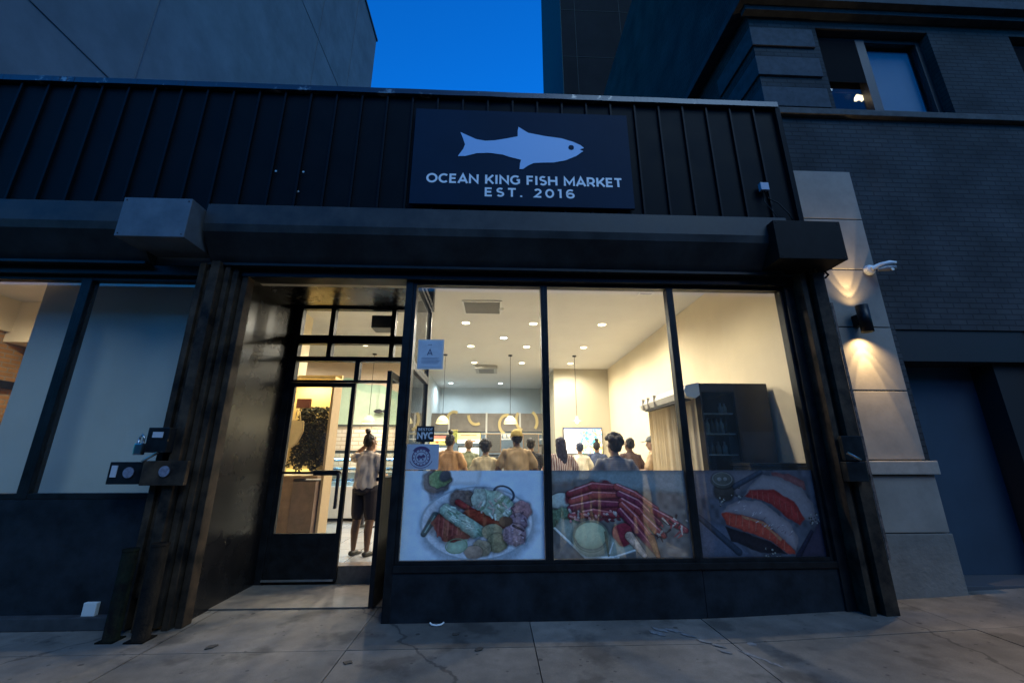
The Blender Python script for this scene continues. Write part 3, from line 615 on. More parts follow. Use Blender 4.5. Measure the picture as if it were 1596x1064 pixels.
p3.ell(490, 300, 105, 90, (.11, .10, .09), wob=.02); p3.ell(490, 190, 115, 80, (.16, .16, .14), wob=.01); p3.ring(490, 175, 100, 62, .06, (.30, .29, .27)); p3.ell(460, 180, 22, 20, (.3, .3, .28)); p3.ell(520, 178, 22, 20, (.3, .3, .28))
p3.poly([(1010, 110), (1200, 130), (1350, 200), (1350, 290), (1200, 220), (1020, 150)], (.30, .15, .15), .3, 10)
p3.poly([(690, 340), (760, 250), (920, 130), (1120, 170), (1300, 260), (1400, 420), (1400, 600), (1250, 560), (1000, 330), (850, 290)], (.33, .31, .32), .13, 12)
p3.poly([(700, 345), (760, 280), (1010, 280), (1200, 400), (1290, 560), (1220, 620), (1120, 560), (960, 420), (820, 370)], (.40, .08, .075), .35, 14)
p3.poly([(440, 500), (500, 440), (640, 380), (860, 390), (1000, 500), (1120, 600), (1180, 740), (1140, 860), (1020, 740), (850, 570), (640, 520)], (.38, .34, .35), .13, 10)
p3.poly([(440, 510), (480, 495), (640, 520), (850, 580), (1010, 740), (1130, 850), (1130, 890), (1040, 870), (900, 760), (700, 690), (470, 610)], (.55, .13, .09), .35, 12)
p3.poly([(640, 525), (850, 585), (1010, 745), (1000, 760), (840, 610), (640, 545)], (.66, .36, .22), .3, 8)
for k in range(9):
    u = k/8; x_, y_ = 520+u*520, 540+u*u*230
    p3.cap(x_, y_-18, x_-20, y_+70, 4, 6, (.50, .19, .14), .2, 7)
    x_, y_ = 780+u*440, 300+u*u*200
    p3.cap(x_, y_-10, x_-5, y_+70, 4, 5, (.40, .13, .11), .2, 7)
p3.poly([(450, 620), (700, 700), (900, 770), (1040, 880), (800, 870), (500, 760)], (.055, .05, .06), .3, 12)
for i in range(60):
    a, b = NP.uniform(560, 1160), NP.uniform(400, 800)
    if 380 < b-(a-640)*.55 < 520: p3.cap(a, b, a+NP.uniform(10, 30), b-NP.uniform(5, 20), 4, 3, ((.55, .50, .50), (.26, .2, .22))[i % 2], .3, 3)
for (cx, cy, s, k2) in ((470, 400, 40, 12), (1380, 560, 50, 22), (860, 870, 40, 10), (950, 905, 40, 8), (620, 300, 60, 6)):
    for i in range(k2): p3.ell(cx+NP.uniform(-s, s), cy+NP.uniform(-s, s), NP.uniform(5, 13), NP.uniform(5, 11), ((.42, .42, .38), (.1, .1, .1))[i % 2])
FILM = {1: print_mat('printed_film_dense', .02), 2: print_mat('printed_film_thin', .06)}
for pr, (x0, x1), f, lb in ((p1, WX[0], 1, 'window print of green topped seafood tacos on a white plate'), (p2, WX[1], 2, 'window print of red crab legs with a bowl of sauce'), (p3, WX[2], 2, 'dark window print of raw salmon slices and a jar')):
    pr.c = (np.clip(pr.c, 0, 1)**1.3)*(1+.16*(NP.rand(pr.h, pr.w, 1)-.5)) *(1.12 if pr is p1 else (1.35 if pr is p2 else .8))
    tag(print_mesh('window_poster', pr, x0+.04, x1-.04, 4.2035, .488, 1.275, FILM[f]), lb, 'window print', 'printed films along the lower shop windows')
# notices
t = thing('grade_card', 'pale blue card with a letter A taped high inside the first window', 'notice')
bx('card', mat('blue_grey_card', (.52, .56, .62), .6, var=.08, vscale=12), -.80, -.565, 4.196, 4.1985, 2.30, 2.58, t)
bx('white_border', mat('paper_white', (.62, .62, .6), .6), -.815, -.545, 4.199, 4.2005, 2.28, 2.60, t)
bm = bmesh.new(); text_mesh(bm, 'A', -.715, -.66, 2.43, .065, 4.195, .16); text_mesh(bm, 'H', -.71, -.67, 2.535, .012, 4.195, .3)
for i in range(5): box(bm, -.77, -.60+.01*(i % 3), 4.1945, 4.1955, 2.34+.014*i, 2.343+.014*i)
link('lettering', bm, mat('ink_navy', (.06, .08, .16), .6), t)
t = thing('window_sticker', 'small black sticker reading NYC above the round seal', 'sticker')
bx('sticker_ground', mat('sticker_black', (.015, .015, .017), .5), -.775, -.60, 4.196, 4.1995, 1.545, 1.70, t)
bm = bmesh.new(); text_mesh(bm, 'NYC', -.765, -.61, 1.575, .065, 4.1945, .24, .12); text_mesh(bm, 'BESTOF', -.76, -.615, 1.655, .025, 4.1945, .2, .1); link('lettering', bm, mat('sticker_white', (.6, .6, .6), .6), t)
t = thing('round_seal_notice', 'pale paper notice with a dark round seal under the NYC sticker', 'notice')
bx('paper_sheet', mat('lilac_paper', (.46, .48, .55), .7, var=.06, vscale=30), -.86, -.545, 4.196, 4.1995, 1.285, 1.525, t)
bm = bmesh.new()
pl = lambda p, y: (-.715+p.x, y, 1.40+p.y)
ribbon(bm, arc(0, 0, .085, .08, 90, 450, 40), .010, 4.1945, pl); ribbon(bm, arc(0, 0, .055, .052, 90, 450, 32), .006, 4.1945, pl); ribbon(bm, arc(0, 0, .115, .1, 200, 340, 20), .006, 4.1945, pl)
ribbon(bm, arc(0, .035, .075, .055, 160, 20, 20), .03, 4.1938, pl)
for i in range(14): ribbon(bm, [(.070*math.cos(i*.45), .066*math.sin(i*.45)), (.074*math.cos(i*.45+.12), .07*math.sin(i*.45+.12))], .012, 4.1934, pl)
ribbon(bm, [(-.035, -.01), (-.02, .01), (0, .0), (.02, .015), (.035, .0)], .022, 4.1934, pl); ribbon(bm, [(-.02, -.01), (-.02, -.03)], .012, 4.193, pl); ribbon(bm, [(.015, -.01), (.02, -.03)], .012, 4.193, pl)
link('seal', bm, mat('plum_ink', (.10, .06, .14), .6), t)

# ------------------------------------------------------------ pilaster building on the right
nb = thing('brick_building', 'grey painted brick building with pale stone pilaster right of the shop', 'building')
GB = brick_mat('grey_painted_brick', (.055, .055, .055), (.045, .046, .048), (.034, .034, .035), .21, .072, .010)
NX = 3.80; NY = 4.52
bm = bmesh.new()
# front wall with window and door openings
def wallpiece(x0, x1, z0, z1): box(bm, x0, x1, NY, NY+.4, z0, z1)
wallpiece(NX, 4.83, 0, 14); wallpiece(4.83, 6.5, 2.89, 6.14); wallpiece(4.83, 6.62, 7.72, 14)
wallpiece(6.62, 7.95, 6.14, 14); wallpiece(6.5, 7.95, 0, 6.14); wallpiece(7.95, 16, 0, 6.14); wallpiece(7.95, 9.5, 7.72, 14); wallpiece(9.5, 16, 6.14, 14)
box(bm, NX, NX+.3, NY+.4, 15, 0, 14)
link('front_wall', bm, GB, nb)
bx('side_wall', GB, NX+.3, 16, 14.6, 15, 0, 14, nb)
# quoin banding at the corner
bm = bmesh.new()
z = 6.18
i = 0
while z < 7.85:
    box(bm, NX-.03, 4.74, NY-.03, NY+.9, z, z+.34, .01); z += .56; i += 1
link('banded_quoins', bm, mat('quoin_stone', (.075, .08, .088), .8, spec=.1, var=.2, vscale=8), nb)
bx('sill_course', mat('ledge_stone', (.085, .08, .075), .7, spec=.15, var=.3, vscale=6), NX-.12, 16, NY-.07, NY+.02, 6.02, 6.12, nb, .012)
bx('sill_course', MC['ledge_stone'], NX-.12, NX, NY+.02, 14, 6.02, 6.12, nb, .012)
bm = bmesh.new(); box(bm, NX-.2, 16, NY-.22, NY, 7.98, 8.12, .01); box(bm, NX-.1, 16, NY-.12, NY, 7.88, 7.98, .01); box(bm, NX-.2, NX, NY, 14, 7.98, 8.12, .01)
link('cornice', bm, mat('cornice_paint', (.05, .055, .06), .7, spec=.1, var=.25, vscale=7), nb)
for x0, x1 in ((4.83, 6.62), (7.95, 9.5)):
    f = framed('upper_window', x0, x1, 6.14, 7.72, nb, .09, NY+.12, NY+.2, mat('window_black', (.012, .013, .016), .5), glass_mat('upper_glass', (.8, .85, .9), 1.38))
    bx('mullion', MC['window_black'], x0+.70, x0+.84, NY+.1, NY+.21, 6.2, 7.66, f)
    bx('blind', mat('blue_grey_blind', (.42, .38, .33), .6), x0+.84, x1-.09, NY+.26, NY+.27, 6.2, 7.6, f)
    bx('dark_blind', mat('charcoal_blind', (.012, .013, .016), .7, spec=.05), x0+.05, x0+.84, NY+.26, NY+.27, 6.78, 7.66, f)
    bx('insect_screen', mat('screen_mesh', (.005, .005, .006), .8, spec=.05), x0+.09, x0+.70, NY+.10, NY+.105, 6.80, 7.63, f)
    bx('room_back', mat('dim_room', (.10, .09, .08), .9), x0-.3, x1+.3, NY+1.2, NY+1.25, 5.9, 7.9, f)
# lit lamp showing in the upper window
t = thing('window_lamp', 'small lit warm lamp glowing low in the upper window', 'lamp', (5.46, NY+.235, 6.60))
bm = bmesh.new(); prism_xz(bm, [(-.05, 0), (.07, 0), (.11, .04), (.1, .10), (.0, .12), (-.04, .06)], -.01, .01); link('lamp_shade', bm, mat('warm_lamp_glow', (.8, .7, .5), .6, emit=(1, .72, .38), estr=.8), t)
bx('lamp_base', BLK, -.015, .03, -.01, .01, -.03, 0, t)
pl_ = bpy.data.lights.new('lamp_light', 'POINT'); pl_.energy = .4; pl_.color = (1, .7, .4); pl_.shadow_soft_size = .04
po = bpy.data.objects.new('lamp_light', pl_); col.objects.link(po); po.parent = t; po.location = (-.15, -.02, .06)
# door recess
DB = mat('blue_grey_steel_door', (.03, .05, .075), .5, var=.12, vscale=2)
bx('recess_lintel', mat('dark_lintel', (.010, .009, .008), .6), 4.83, 6.5, NY+.02, NY+.5, 2.5, 2.888, nb)
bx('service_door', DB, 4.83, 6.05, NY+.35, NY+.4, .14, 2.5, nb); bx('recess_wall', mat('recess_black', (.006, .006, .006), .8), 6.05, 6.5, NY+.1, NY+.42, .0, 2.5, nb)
bx('door_step', mat('step_dark', (.06, .06, .065), .7), 4.80, 6.5, NY-.04, NY+.35, .0, .14, nb, .01)
# pilaster
ST = mat('pale_limestone', (.25, .215, .175), .7, var=.14, vscale=3.5, bump=.04, bscale=30)
bm = bmesh.new()
zs = [1.37, 2.12, 2.87, 3.61, 4.31, 5.03]
for a, b in zip(zs[:-1], zs[1:]): box(bm, 3.84, 4.65, NY-.12, NY+.02, a+.006, b-.006, .008)
link('pilaster_shaft', bm, ST, nb)
bx('pilaster_core', mat('joint_grey', (.08, .078, .075), .9), 3.85, 4.64, NY-.105, NY+.01, 0.1, 5.02, nb)  # darker grey core shows in the joints between the stone blocks
bx('pilaster_cap', mat('cap_stone', (.29, .255, .21), .65, var=.15, vscale=9), 3.80, 4.71, NY-.19, NY+.02, 1.225, 1.364, nb, .012)
bm = bmesh.new(); box(bm, 3.82, 4.675, NY-.15, NY+.02, .66, 1.215, .008); link('pilaster_base', bm, ST, nb)
bm = bmesh.new(); box(bm, 3.82, 4.69, NY-.16, NY+.02, .0, .65, .01); link('pilaster_base', bm, mat('worn_grey_stone', (.17, .15, .125), .8, var=.2, vscale=4, bump=.3, bscale=25), nb)
# up and down wall light
wl = thing('wall_light', 'black cylinder light throwing warm beams up and down the pale pilaster', 'wall light', (4.23, NY-.12, 2.93))
bm = bmesh.new(); lathe(bm, [(.052, -.16), (.060, -.16), (.060, .16), (.052, .16)], (0, -.13, 0)); bm2 = None
lathe(bm, [(.052, -.16), (.052, -.12), (.0, -.12)], (0, -.13, 0)); lathe(bm, [(.052, .16), (.052, .12), (0, .12)], (0, -.13, 0))
link('light_body', bm, BLK, wl)
bx('wall_bracket', BLK, -.035, .035, -.075, 0, -.07, .07, wl, .006)
for s in (-1, 1):
    bm = bmesh.new(); lathe(bm, [(.0, s*.125), (.045, s*.125)], (0, -.13, 0), 20); link('lens', bm, mat('lamp_lens', (.9, .8, .6), .5, emit=(1, .78, .40), estr=2.2), wl)
    for (an, pw) in ((58, 8), (120, 9 if s < 0 else 2), (34, 14)):
        l = bpy.data.lights.new('beam', 'SPOT'); l.energy = pw*(1 if s < 0 else .75); l.color = (1, .72, .36); l.spot_size = R(an); l.spot_blend = .3 if an < 100 else .8; l.shadow_soft_size = .012
        lo = bpy.data.objects.new('beam', l); col.objects.link(lo); lo.parent = wl; lo.location = (0, -.13, s*.145)
        lo.rotation_euler = (R(0 if s < 0 else 180)+R(-9*s), 0, 0)
l = bpy.data.lights.new('beam', 'SPOT'); l.energy = 45; l.color = (1, .70, .34); l.spot_size = R(75); l.spot_blend = .9; l.shadow_soft_size = .02
lo = bpy.data.objects.new('beam', l); col.objects.link(lo); lo.parent = wl; lo.location = (0, -.13, -.15); lo.rotation_euler = (R(-38), 0, R(0))
# security camera on its round base
t = thing('security_camera', 'white twin-arm security lamp and camera at the pilaster edge', 'camera', (4.56, NY-.12, 3.60))
bm = bmesh.new(); lathe(bm, [(0, .05), (.05, .05), (.062, .03), (.065, 0)], (0, 0, 0)); bmesh.ops.rotate(bm, verts=bm.verts, matrix=Matrix.Rotation(R(90), 3, 'X')); link('mount', bm, WHITE, t, True)
bm = bmesh.new(); tube(bm, [(0, -.05, 0), (.06, -.10, .03), (.16, -.13, .045), (.22, -.14, .04)], [.03, .026, .028, .02], 12); link('camera_arm', bm, WHITE, t)
bm = bmesh.new(); tube(bm, [(.03, -.09, -.03), (.10, -.13, -.03), (.18, -.16, -.035)], [.022, .034, .03], 12); link('lamp_head', bm, mat('camera_grey', (.2, .2, .2), .4), t)
disc('lens', mat('camera_lens_glint', (.8, .8, .7), .3), .13, -.165, -.055, .02, t)
t = thing('alarm_box', 'small pale box with dangling cable at the end of the cladding', 'alarm box', (3.20, 4.118, 4.52))
bx('box_body', mat('grey_box_plastic', (.32, .36, .45), .5), -.05, .05, -.05, 0, -.05, .05, t, .006)
bm = bmesh.new(); tube(bm, [(0, -.02, -.05), (.03, -.03, -.16), (.14, -.03, -.22), (.24, -.03, -.36), (.28, -.03, -.48)], .007, 6); tube(bm, [(-.02, -.02, -.05), (-.03, -.03, -.2), (.1, -.03, -.42), (.22, -.03, -.55)], .006, 6)
link('cable', bm, BLK, t)

# ------------------------------------------------------------ towers behind
lt = thing('apartment_tower', 'tall pale stucco tower rising behind the left half of the shop', 'tower')
TW = mat('grey_stucco', (.20, .22, .24), .85, spec=.1, var=.16, vscale=.7, bump=.05)
bx('tower_wall', TW, -22, -8.62, 4.9, 22.3, 0, 29.6, lt)
bm = bmesh.new()
for z in (9.47, 20.6): box(bm, -8.622, -8.606, 4.9, 22.2, z-.012, z+.012)
for y in (8.0, 15.2, 18.8): box(bm, -8.622, -8.607, y-.012, y+.012, 5, 29.5)
link('wall_joints', bm, mat('joint_dark', (.13, .135, .15), .9), lt)
bx('roof_coping', mat('coping_grey', (.1, .11, .12), .6), -22.1, -8.55, 4.8, 22.4, 29.6, 29.75, lt)
rt = thing('dark_red_tower', 'tall dark maroon tower with a grey side behind the right half of the shop', 'tower')
bx('tower_wall', mat('maroon_panels', (.022, .014, .017), .8, spec=.05, var=.2, vscale=.3), 4.08, 24, 20, 29, 0, 60, rt)
bm = bmesh.new(); box(bm, 4.04, 4.075, 20.0, 29, 0, 60); link('side_cladding', bm, mat('grey_side_panels', (.05, .06, .068), .7, spec=.1), rt)
bm = bmesh.new()
for z in range(6, 60, 4): box(bm, 4.08, 24, 19.985, 19.998, z-.015, z+.015)
for x in range(5, 24, 3): box(bm, x-.015, x+.015, 19.986, 19.999, 0, 60)
link('panel_joints', bm, mat('joint_maroon', (.015, .01, .012), .8), rt)
# buildings over the road (they shade the street and show in the glass)
ob = thing('street_terrace', 'dark brick terrace across the road behind the viewer', 'building')
bx('terrace_wall', brick_mat('terrace_brick', (.12, .07, .05), (.09, .055, .045), (.08, .075, .07), .22, .075, .012), -40, 40, -24, -17, 0, 12, ob)
for i in range(-5, 6):
    for z in (4.8, 8.4): framed('terrace_window', i*4-.6, i*4+.6, z, z+1.8, ob, .08, -17.04, -16.98, BLK, mat('added_lit_glass', (.4, .3, .2), .4, emit=(1, .72, .42), estr=.35) if (i+int(z)) % 5 == 0 else mat('dim_glass', (.02, .025, .03), .1))  # some panes get an added glow, unseen, to reflect in the shop glass
    bm = bmesh.new()
    for k in range(22): box(bm, i*4-1.5, i*4+1.5, -16.97, -16.93, .3+k*.12, .3+k*.12+.09, .01)
    link('roller_shutter', bm, mat('shutter_grey', (.45, .45, .45), .5), ob)

sl_ = thing('street_lamp', 'tall grey street lamp lit white across the road, mirrored in the shop glass', 'street lamp', (7.2, -3.6, -.02))
bm = bmesh.new(); tube(bm, [(0, 0, 0), (0, 0, 3), (0, 0, 6.3), (0, .25, 6.65), (0, .9, 6.75)], [.09, .07, .05, .04, .035], 12); link('lamp_post', bm, mat('lamp_post_grey', (.1, .1, .1), .5, metal=.5), sl_)
bx('lamp_head', MC['lamp_post_grey'], -.12, .12, .8, 1.3, 6.70, 6.80, sl_, .02); bx('lamp_lens', mat('street_lamp_lens', (.9, .9, .8), .4, emit=(1, .86, .66), estr=9), -.09, .09, .85, 1.25, 6.685, 6.70, sl_)
l = bpy.data.lights.new('street_light', 'SPOT'); l.energy = 22; l.color = (1, .76, .52); l.spot_size = R(160); l.spot_blend = .5; l.shadow_soft_size = .12
o = bpy.data.objects.new('street_light', l); col.objects.link(o); o.parent = sl_; o.location = (0, 1.05, 6.66)

# ------------------------------------------------------------ inside the shop: lights and vents
def downlight(x, y, warm, pw, z=CZ, cone=168):
    t = thing('recessed_light', '', 'ceiling light', (x, y, z), group='recessed lights in the shop ceiling')
    bm = bmesh.new(); lathe(bm, [(.072, -.001), (.076, -.008), (.098, -.006), (.102, -.001)]); link('trim', bm, WHITE, t)
    bm = bmesh.new(); lathe(bm, [(.0, -.003), (.073, -.003)]); c = (1, .80, .52) if warm else (.82, .93, 1)
    link('lamp_disc', bm, mat('lamp_disc_warm' if warm else 'lamp_disc_cool', (.9, .9, .9), .5, emit=c, estr=6.0), t)
    l = bpy.data.lights.new('downlight', 'SPOT'); l.energy = pw*.56; l.color = (1, .88, .71) if warm else (.80, .92, 1)
    l.spot_size = R(cone); l.spot_blend = .6; l.shadow_soft_size = .05
    o = bpy.data.objects.new('downlight', l); col.objects.link(o); o.parent = t; o.location = (0, 0, -.03)
    return t
rows = [(7.72, 'first'), (9.49, 'second'), (11.25, 'third')]
cols = [(-.59, 'left'), (.75, 'middle'), (2.13, 'right')]
for y, rn in rows:
    for x, cn in cols:
        t = downlight(x, y, True, 95)
        t['label'] = f'warm recessed ceiling light, {rn} row behind the window, {cn} of its three'
tag(downlight(.18, 8.75, False, 60), 'small white ceiling spot alone between the first and second rows')
tag(downlight(-1.58, 14.6, False, 48), 'cool white ceiling light by the blue wall, left of the pair'); tag(downlight(.19, 14.6, False, 48), 'cool white ceiling light by the blue wall, right of the pair')
tag(downlight(-2.0, 7.7, True, 95), 'warm ceiling light seen through the door transom'); tag(downlight(-3.1, 9.5, True, 90), 'warm ceiling light over the fish counter')
tag(downlight(-5.0, 9.8, True, 60), 'warm ceiling light deep above the kitchen left of the counter'); tag(downlight(-6.95, 5.3, True, 150), 'added unseen warm light over the brick wall behind the left window')  # second one is added out of view to brighten the brick wall
tag(downlight(1.7, 5.2, True, 75, cone=150), 'warm ceiling light near the front left of the black cabinet'); tag(downlight(-.1, 5.2, True, 60, cone=150), 'warm ceiling light just inside the middle of the shop front')
def vent(name, x0, x1, y0, y1, label, nsl=9):
    t = thing(name, label, 'ceiling vent', (0, 0, 0))
    bm = bmesh.new()
    for a in ((x0, x1, y0, y0+.03), (x0, x1, y1-.03, y1), (x0, x0+.03, y0+.03, y1-.03), (x1-.03, x1, y0+.03, y1-.03)): box(bm, a[0], a[1], a[2], a[3], CZ-.02, CZ-.001)
    link('frame', bm, WHITE, t); bx('backing', mat('vent_dark', (.22, .21, .20), .8), x0+.03, x1-.03, y0+.03, y1-.03, CZ-.006, CZ-.002, t)
    bm = bmesh.new()
    for i in range(nsl):
        y = y0+.04+(y1-y0-.08)*i/(nsl-1); box(bm, x0+.03, x1-.03, y-.006, y+.006, CZ-.018, CZ-.008)
    link('slats', bm, mat('vent_slat', (.5, .49, .46), .6), t)
vent('ceiling_vent', -.58, .10, 6.5, 7.15, 'large square grille in the ceiling near the front window', 14)
t = thing('air_cassette', 'grey ceiling air cassette between the rows of lights', 'air conditioner', (-.26, 11.95, CZ))
bm = bmesh.new(); box(bm, -.32, .32, -.4, .4, -.10, -.01, .02); link('casing', bm, mat('cassette_grey', (.4, .4, .38), .6), t)
bx('intake_panel', mat('cassette_dark', (.18, .18, .18), .6), -.22, .22, -.28, .28, -.11, -.101, t)
t = thing('smoke_detector', 'small round white detector on the ceiling above the first pane', 'detector', (.10, 6.9, CZ)); bm = bmesh.new(); lathe(bm, [(0, -.035), (.04, -.033), (.055, -.01), (.055, 0)]); link('detector_case', bm, WHITE, t)
vent('ceiling_vent', 2.3, 2.55, 6.0, 6.12, 'small slot grille in the ceiling behind the second pane', 3)
# pendants
def pendant(x, y, label, shade='dome', on=True):
    t = thing('pendant_lamp', label, 'pendant lamp', (x, y, 0), group='pendant lamps in a row')
    bm = bmesh.new(); lathe(bm, [(0, CZ-.035), (.05, CZ-.03), (.055, CZ-.001)]); link('ceiling_rose', bm, MC['dark_handle'], t)
    bm = bmesh.new(); tube(bm, [(0, 0, CZ-.02), (0, 0, 2.36)], .006, 6); link('cord', bm, MC['dark_handle'], t)
    bm = bmesh.new()
    if shade == 'dome': pr = [(.0, 2.40), (.04, 2.395), (.09, 2.36), (.135, 2.30), (.165, 2.21), (.16, 2.205), (.13, 2.29), (.08, 2.345), (.0, 2.37)]
    else: pr = [(.0, 2.40), (.03, 2.39), (.05, 2.31), (.13, 2.285), (.135, 2.275), (.05, 2.29), (.0, 2.36)]
    lathe(bm, pr); link('lamp_shade', bm, mat('cream_shade', (.75, .66, .38), .5, emit=(1, .80, .42), estr=.12) if shade == 'dome' else mat('plain_shade', (.6, .52, .4), .5), t)
    bm = bmesh.new(); bmesh.ops.create_uvsphere(bm, u_segments=14, v_segments=10, radius=.04, matrix=Matrix.Translation((0, 0, 2.26))); link('bulb', bm, mat('bulb_glow', (.9, .85, .7), .5, emit=(1, .82, .5), estr=3), t, True)
    l = bpy.data.lights.new('pendant_light', 'POINT'); l.energy = 4; l.color = (1, .8, .5); l.shadow_soft_size = .05
    o = bpy.data.objects.new('pendant_light', l); col.objects.link(o); o.parent = t; o.location = (0, 0, 2.17)
pendant(-3.1, 10.35, 'cream dome pendant hanging in front of the mural, seen through the doorway')
pendant(-1.29, 10.35, 'cream dome pendant above the brown shirted customer by the notice')
pendant(.39, 10.35, 'cream dome pendant above the man in the cap')
pendant(2.07, 10.35, 'flat shaded pendant before the cream column', 'flat')

# ------------------------------------------------------------ furniture inside
def kitchen():
    t = thing('kitchen_hood', 'long grey kitchen hood with yellow wave ornaments on the blue wall', 'kitchen hood', (0, 13.9, 0))
    for i, (a, b) in enumerate([(-2.35, -1.55), (-1.48, -.30), (-.24, .82), (.88, 1.75)]):
        bx('hood_panel', mat('grey_hood_panel', (.26, .24, .22), .5, var=.2, vscale=3), a, b, 0, .4, 2.22, 2.82, t, .01)
    for x in (-1.515, -.27, .85): bx('white_divider', WHITE, x-.03, x+.03, -.04, .3, 1.9, 2.84, t)
    bx('lower_shelf', mat('cream_shelf', (.6, .55, .42), .6), -2.3, 1.7, -.06, .3, 2.12, 2.17, t)
    for cx, cz, r, a0, a1 in ((-1.35, 2.6, .22, 60, 200), (-.62, 2.75, .25, 180, 300), (.42, 2.45, .26, 80, 250), (1.02, 2.6, .3, 140, 250), (1.12, 2.55, .3, -40, 60)):
        bm = bmesh.new(); pts = arc(0, 0, r, r*1.2, a0, a1, 14); ribbon(bm, pts, .09, -.05, lambda p, y: (cx+p.x, y, cz+p.y))
        r_ = bmesh.ops.extrude_face_region(bm, geom=bm.faces[:]); bmesh.ops.translate(bm, verts=[v for v in r_['geom'] if isinstance(v, bmesh.types.BMVert)], vec=(0, .04, 0))
        link('wave_ornament', bm, mat('yellow_wave', (.75, .60, .28), .5), t)
    return t
kitchen()
def menu(name, label, cat, x0, x1, z0, z1, y, paint, glow=.9, n=(90, 50), group=None):
    t = thing(name, label, cat, group=group)
    bx('casing', BLK, x0-.02, x1+.02, y, y+.05, z0-.02, z1+.02, t)
    pr = Print(n[0], n[1], 0, 0, 100, 60, (.8, .8, .8)); paint(pr)
    m = print_mat(name+'_'+str(len(bpy.data.materials))); b = m.node_tree.nodes['Principled BSDF']; at = [q for q in m.node_tree.nodes if q.type == 'ATTRIBUTE'][0]
    m.node_tree.links.new(at.outputs['Color'], b.inputs['Emission Color']); b.inputs['Emission Strength'].default_value = glow*.27
    print_mesh('screen', pr, x0, x1, y-.004, z0, z1, m, t)
def tv(p):
    p.c[:] = (.95, .97, 1.0)
    for i in range(170):
        a, b = NP.uniform(44, 100), NP.uniform(0, 60)
        p.ell(a, b, NP.uniform(1.5, 5), NP.uniform(1.5, 4), [(.10, .55, .75), (.8, .85, .35), (.9, .95, .95), (.3, .75, .55), (.85, .5, .2), (.2, .3, .6)][NP.randint(6)], NP.uniform(0, 90), .3)
    p.put((p.Y < 3)*1., (.2, .3, .7)); p.ell(20, 34, 7, 2, (.4, .5, .6)); p.put((abs(p.X-14) < 8)*(abs(p.Y-46) < 6)*.4, (.5, .6, .8))
menu('menu_screen', 'bright wall screen, white half and colourful seafood half, on the cream column', 'screen', 1.99, 3.08, 1.50, 2.20, 11.92, tv, 1.1, (140, 84))
def fridge_glow(p):
    p.c[:] = (.62, .68, .62)
    for i in range(6): p.ell(50+i*8, 46, 3.4, 9, (.75, .10, .10), 0, .2, .1, 0)
    p.put((p.Y < 6)*1., (.1, .1, .1)); p.ell(30, 45, 12, 10, (.3, .1, .08)); p.put((abs(p.Y-32) < 1)*1., (.2, .2, .2))
def menu_a(p):
    p.c[:] = (.75, .62, .22); p.put((p.Y < 22)*1., (.62, .22, .16), .2); p.ell(35, 42, 7, 6, (.55, .1, .05)); p.ell(62, 42, 8, 5, (.3, .35, .1)); p.put((abs(p.Y-28) < 3)*1., (.85, .85, .8))
def menu_b(p):
    p.c[:] = (.78, .66, .30); p.put((p.Y > 38)*1., (.75, .8, .75)); p.put((abs(p.Y-14) < 3)*(abs(p.X-50) < 35)*1., (.3, .18, .1)); p.ell(60, 48, 20, 6, (.6, .25, .15))
def menu_c(p):
    p.c[:] = (.62, .68, .66); p.ell(30, 34, 16, 18, (.2, .3, .25)); p.ell(70, 30, 14, 16, (.7, .66, .4)); p.put((p.Y > 50)*1., (.5, .2, .2))
menu('drinks_fridge', 'drinks fridge with glowing shelves of red cans behind the counter', 'fridge', -1.06, -.45, 1.18, 1.72, 12.6, fridge_glow, 1.3)
menu('menu_board', 'low glowing menu board with red header above the brown shirted customer', 'menu board', -1.92, -1.3, 1.75, 2.02, 12.6, menu_a, .7, group='menu boards over the counter')
menu('menu_board', 'yellow menu board above the drinks fridge', 'menu board', -1.12, -.42, 1.80, 2.10, 12.55, menu_b, .7, group='menu boards over the counter')
menu('menu_board', 'pale green photo menu board low behind the customer by the notice', 'menu board', -1.95, -1.25, 1.25, 1.68, 12.6, menu_c, .55, group='menu boards over the counter')
t = thing('yellow_drink_crate', 'green and yellow patterned carton standing beside the yellow menu board', 'carton', (-1.22, 12.45, 1.82)); bx('carton_body', mat('green_yellow_carton', (.45, .42, .08), .6, stain=(.06, .12, .03), vscale=30), -.1, .12, -.05, .1, 0, .34, t, .01)
bx('carton_lid', mat('carton_lid_tan', (.5, .4, .15), .6), -.11, .13, -.06, .11, .34, .37, t)
t = thing('wall_shelf', 'white wall shelf above the back worktop under the hood', 'shelf', (0, 13.2, 0)); bx('shelf_board', WHITE, -2.0, 1.65, 0, .25, 1.93, 1.96, t)
for i in range(7):
    bm = bmesh.new(); lathe(bm, [(0, 0), (.045, 0), (.06, .14), (.055, .14), (.042, .01), (0, .01)], (-.2+.13*i, 13.3, 1.962), 14)
    tag(link('paper_cup_stack', bm, mat('cup_white', (.7, .7, .66), .5)), 'white paper cup in the row on the wall shelf', 'cup', 'paper cups on the wall shelf')
for i, (x0, x1, lb2) in enumerate(((-.22, .18, 'dark chalk menu board hanging left of the man in the cap'), (.86, 1.30, 'dark chalk menu board hanging behind the mullion'))):
    t = thing('chalk_board', lb2, 'menu board'); bx('board_face', mat('chalk_black', (.03, .03, .03), .7, stain=(.10, .10, .09), vscale=40), x0, x1, 12.4, 12.42, 1.55, 2.05, t); bx('board_frame', mat('board_wood', (.25, .15, .08), .5), x0-.02, x1+.02, 12.421, 12.44, 1.53, 2.07, t)
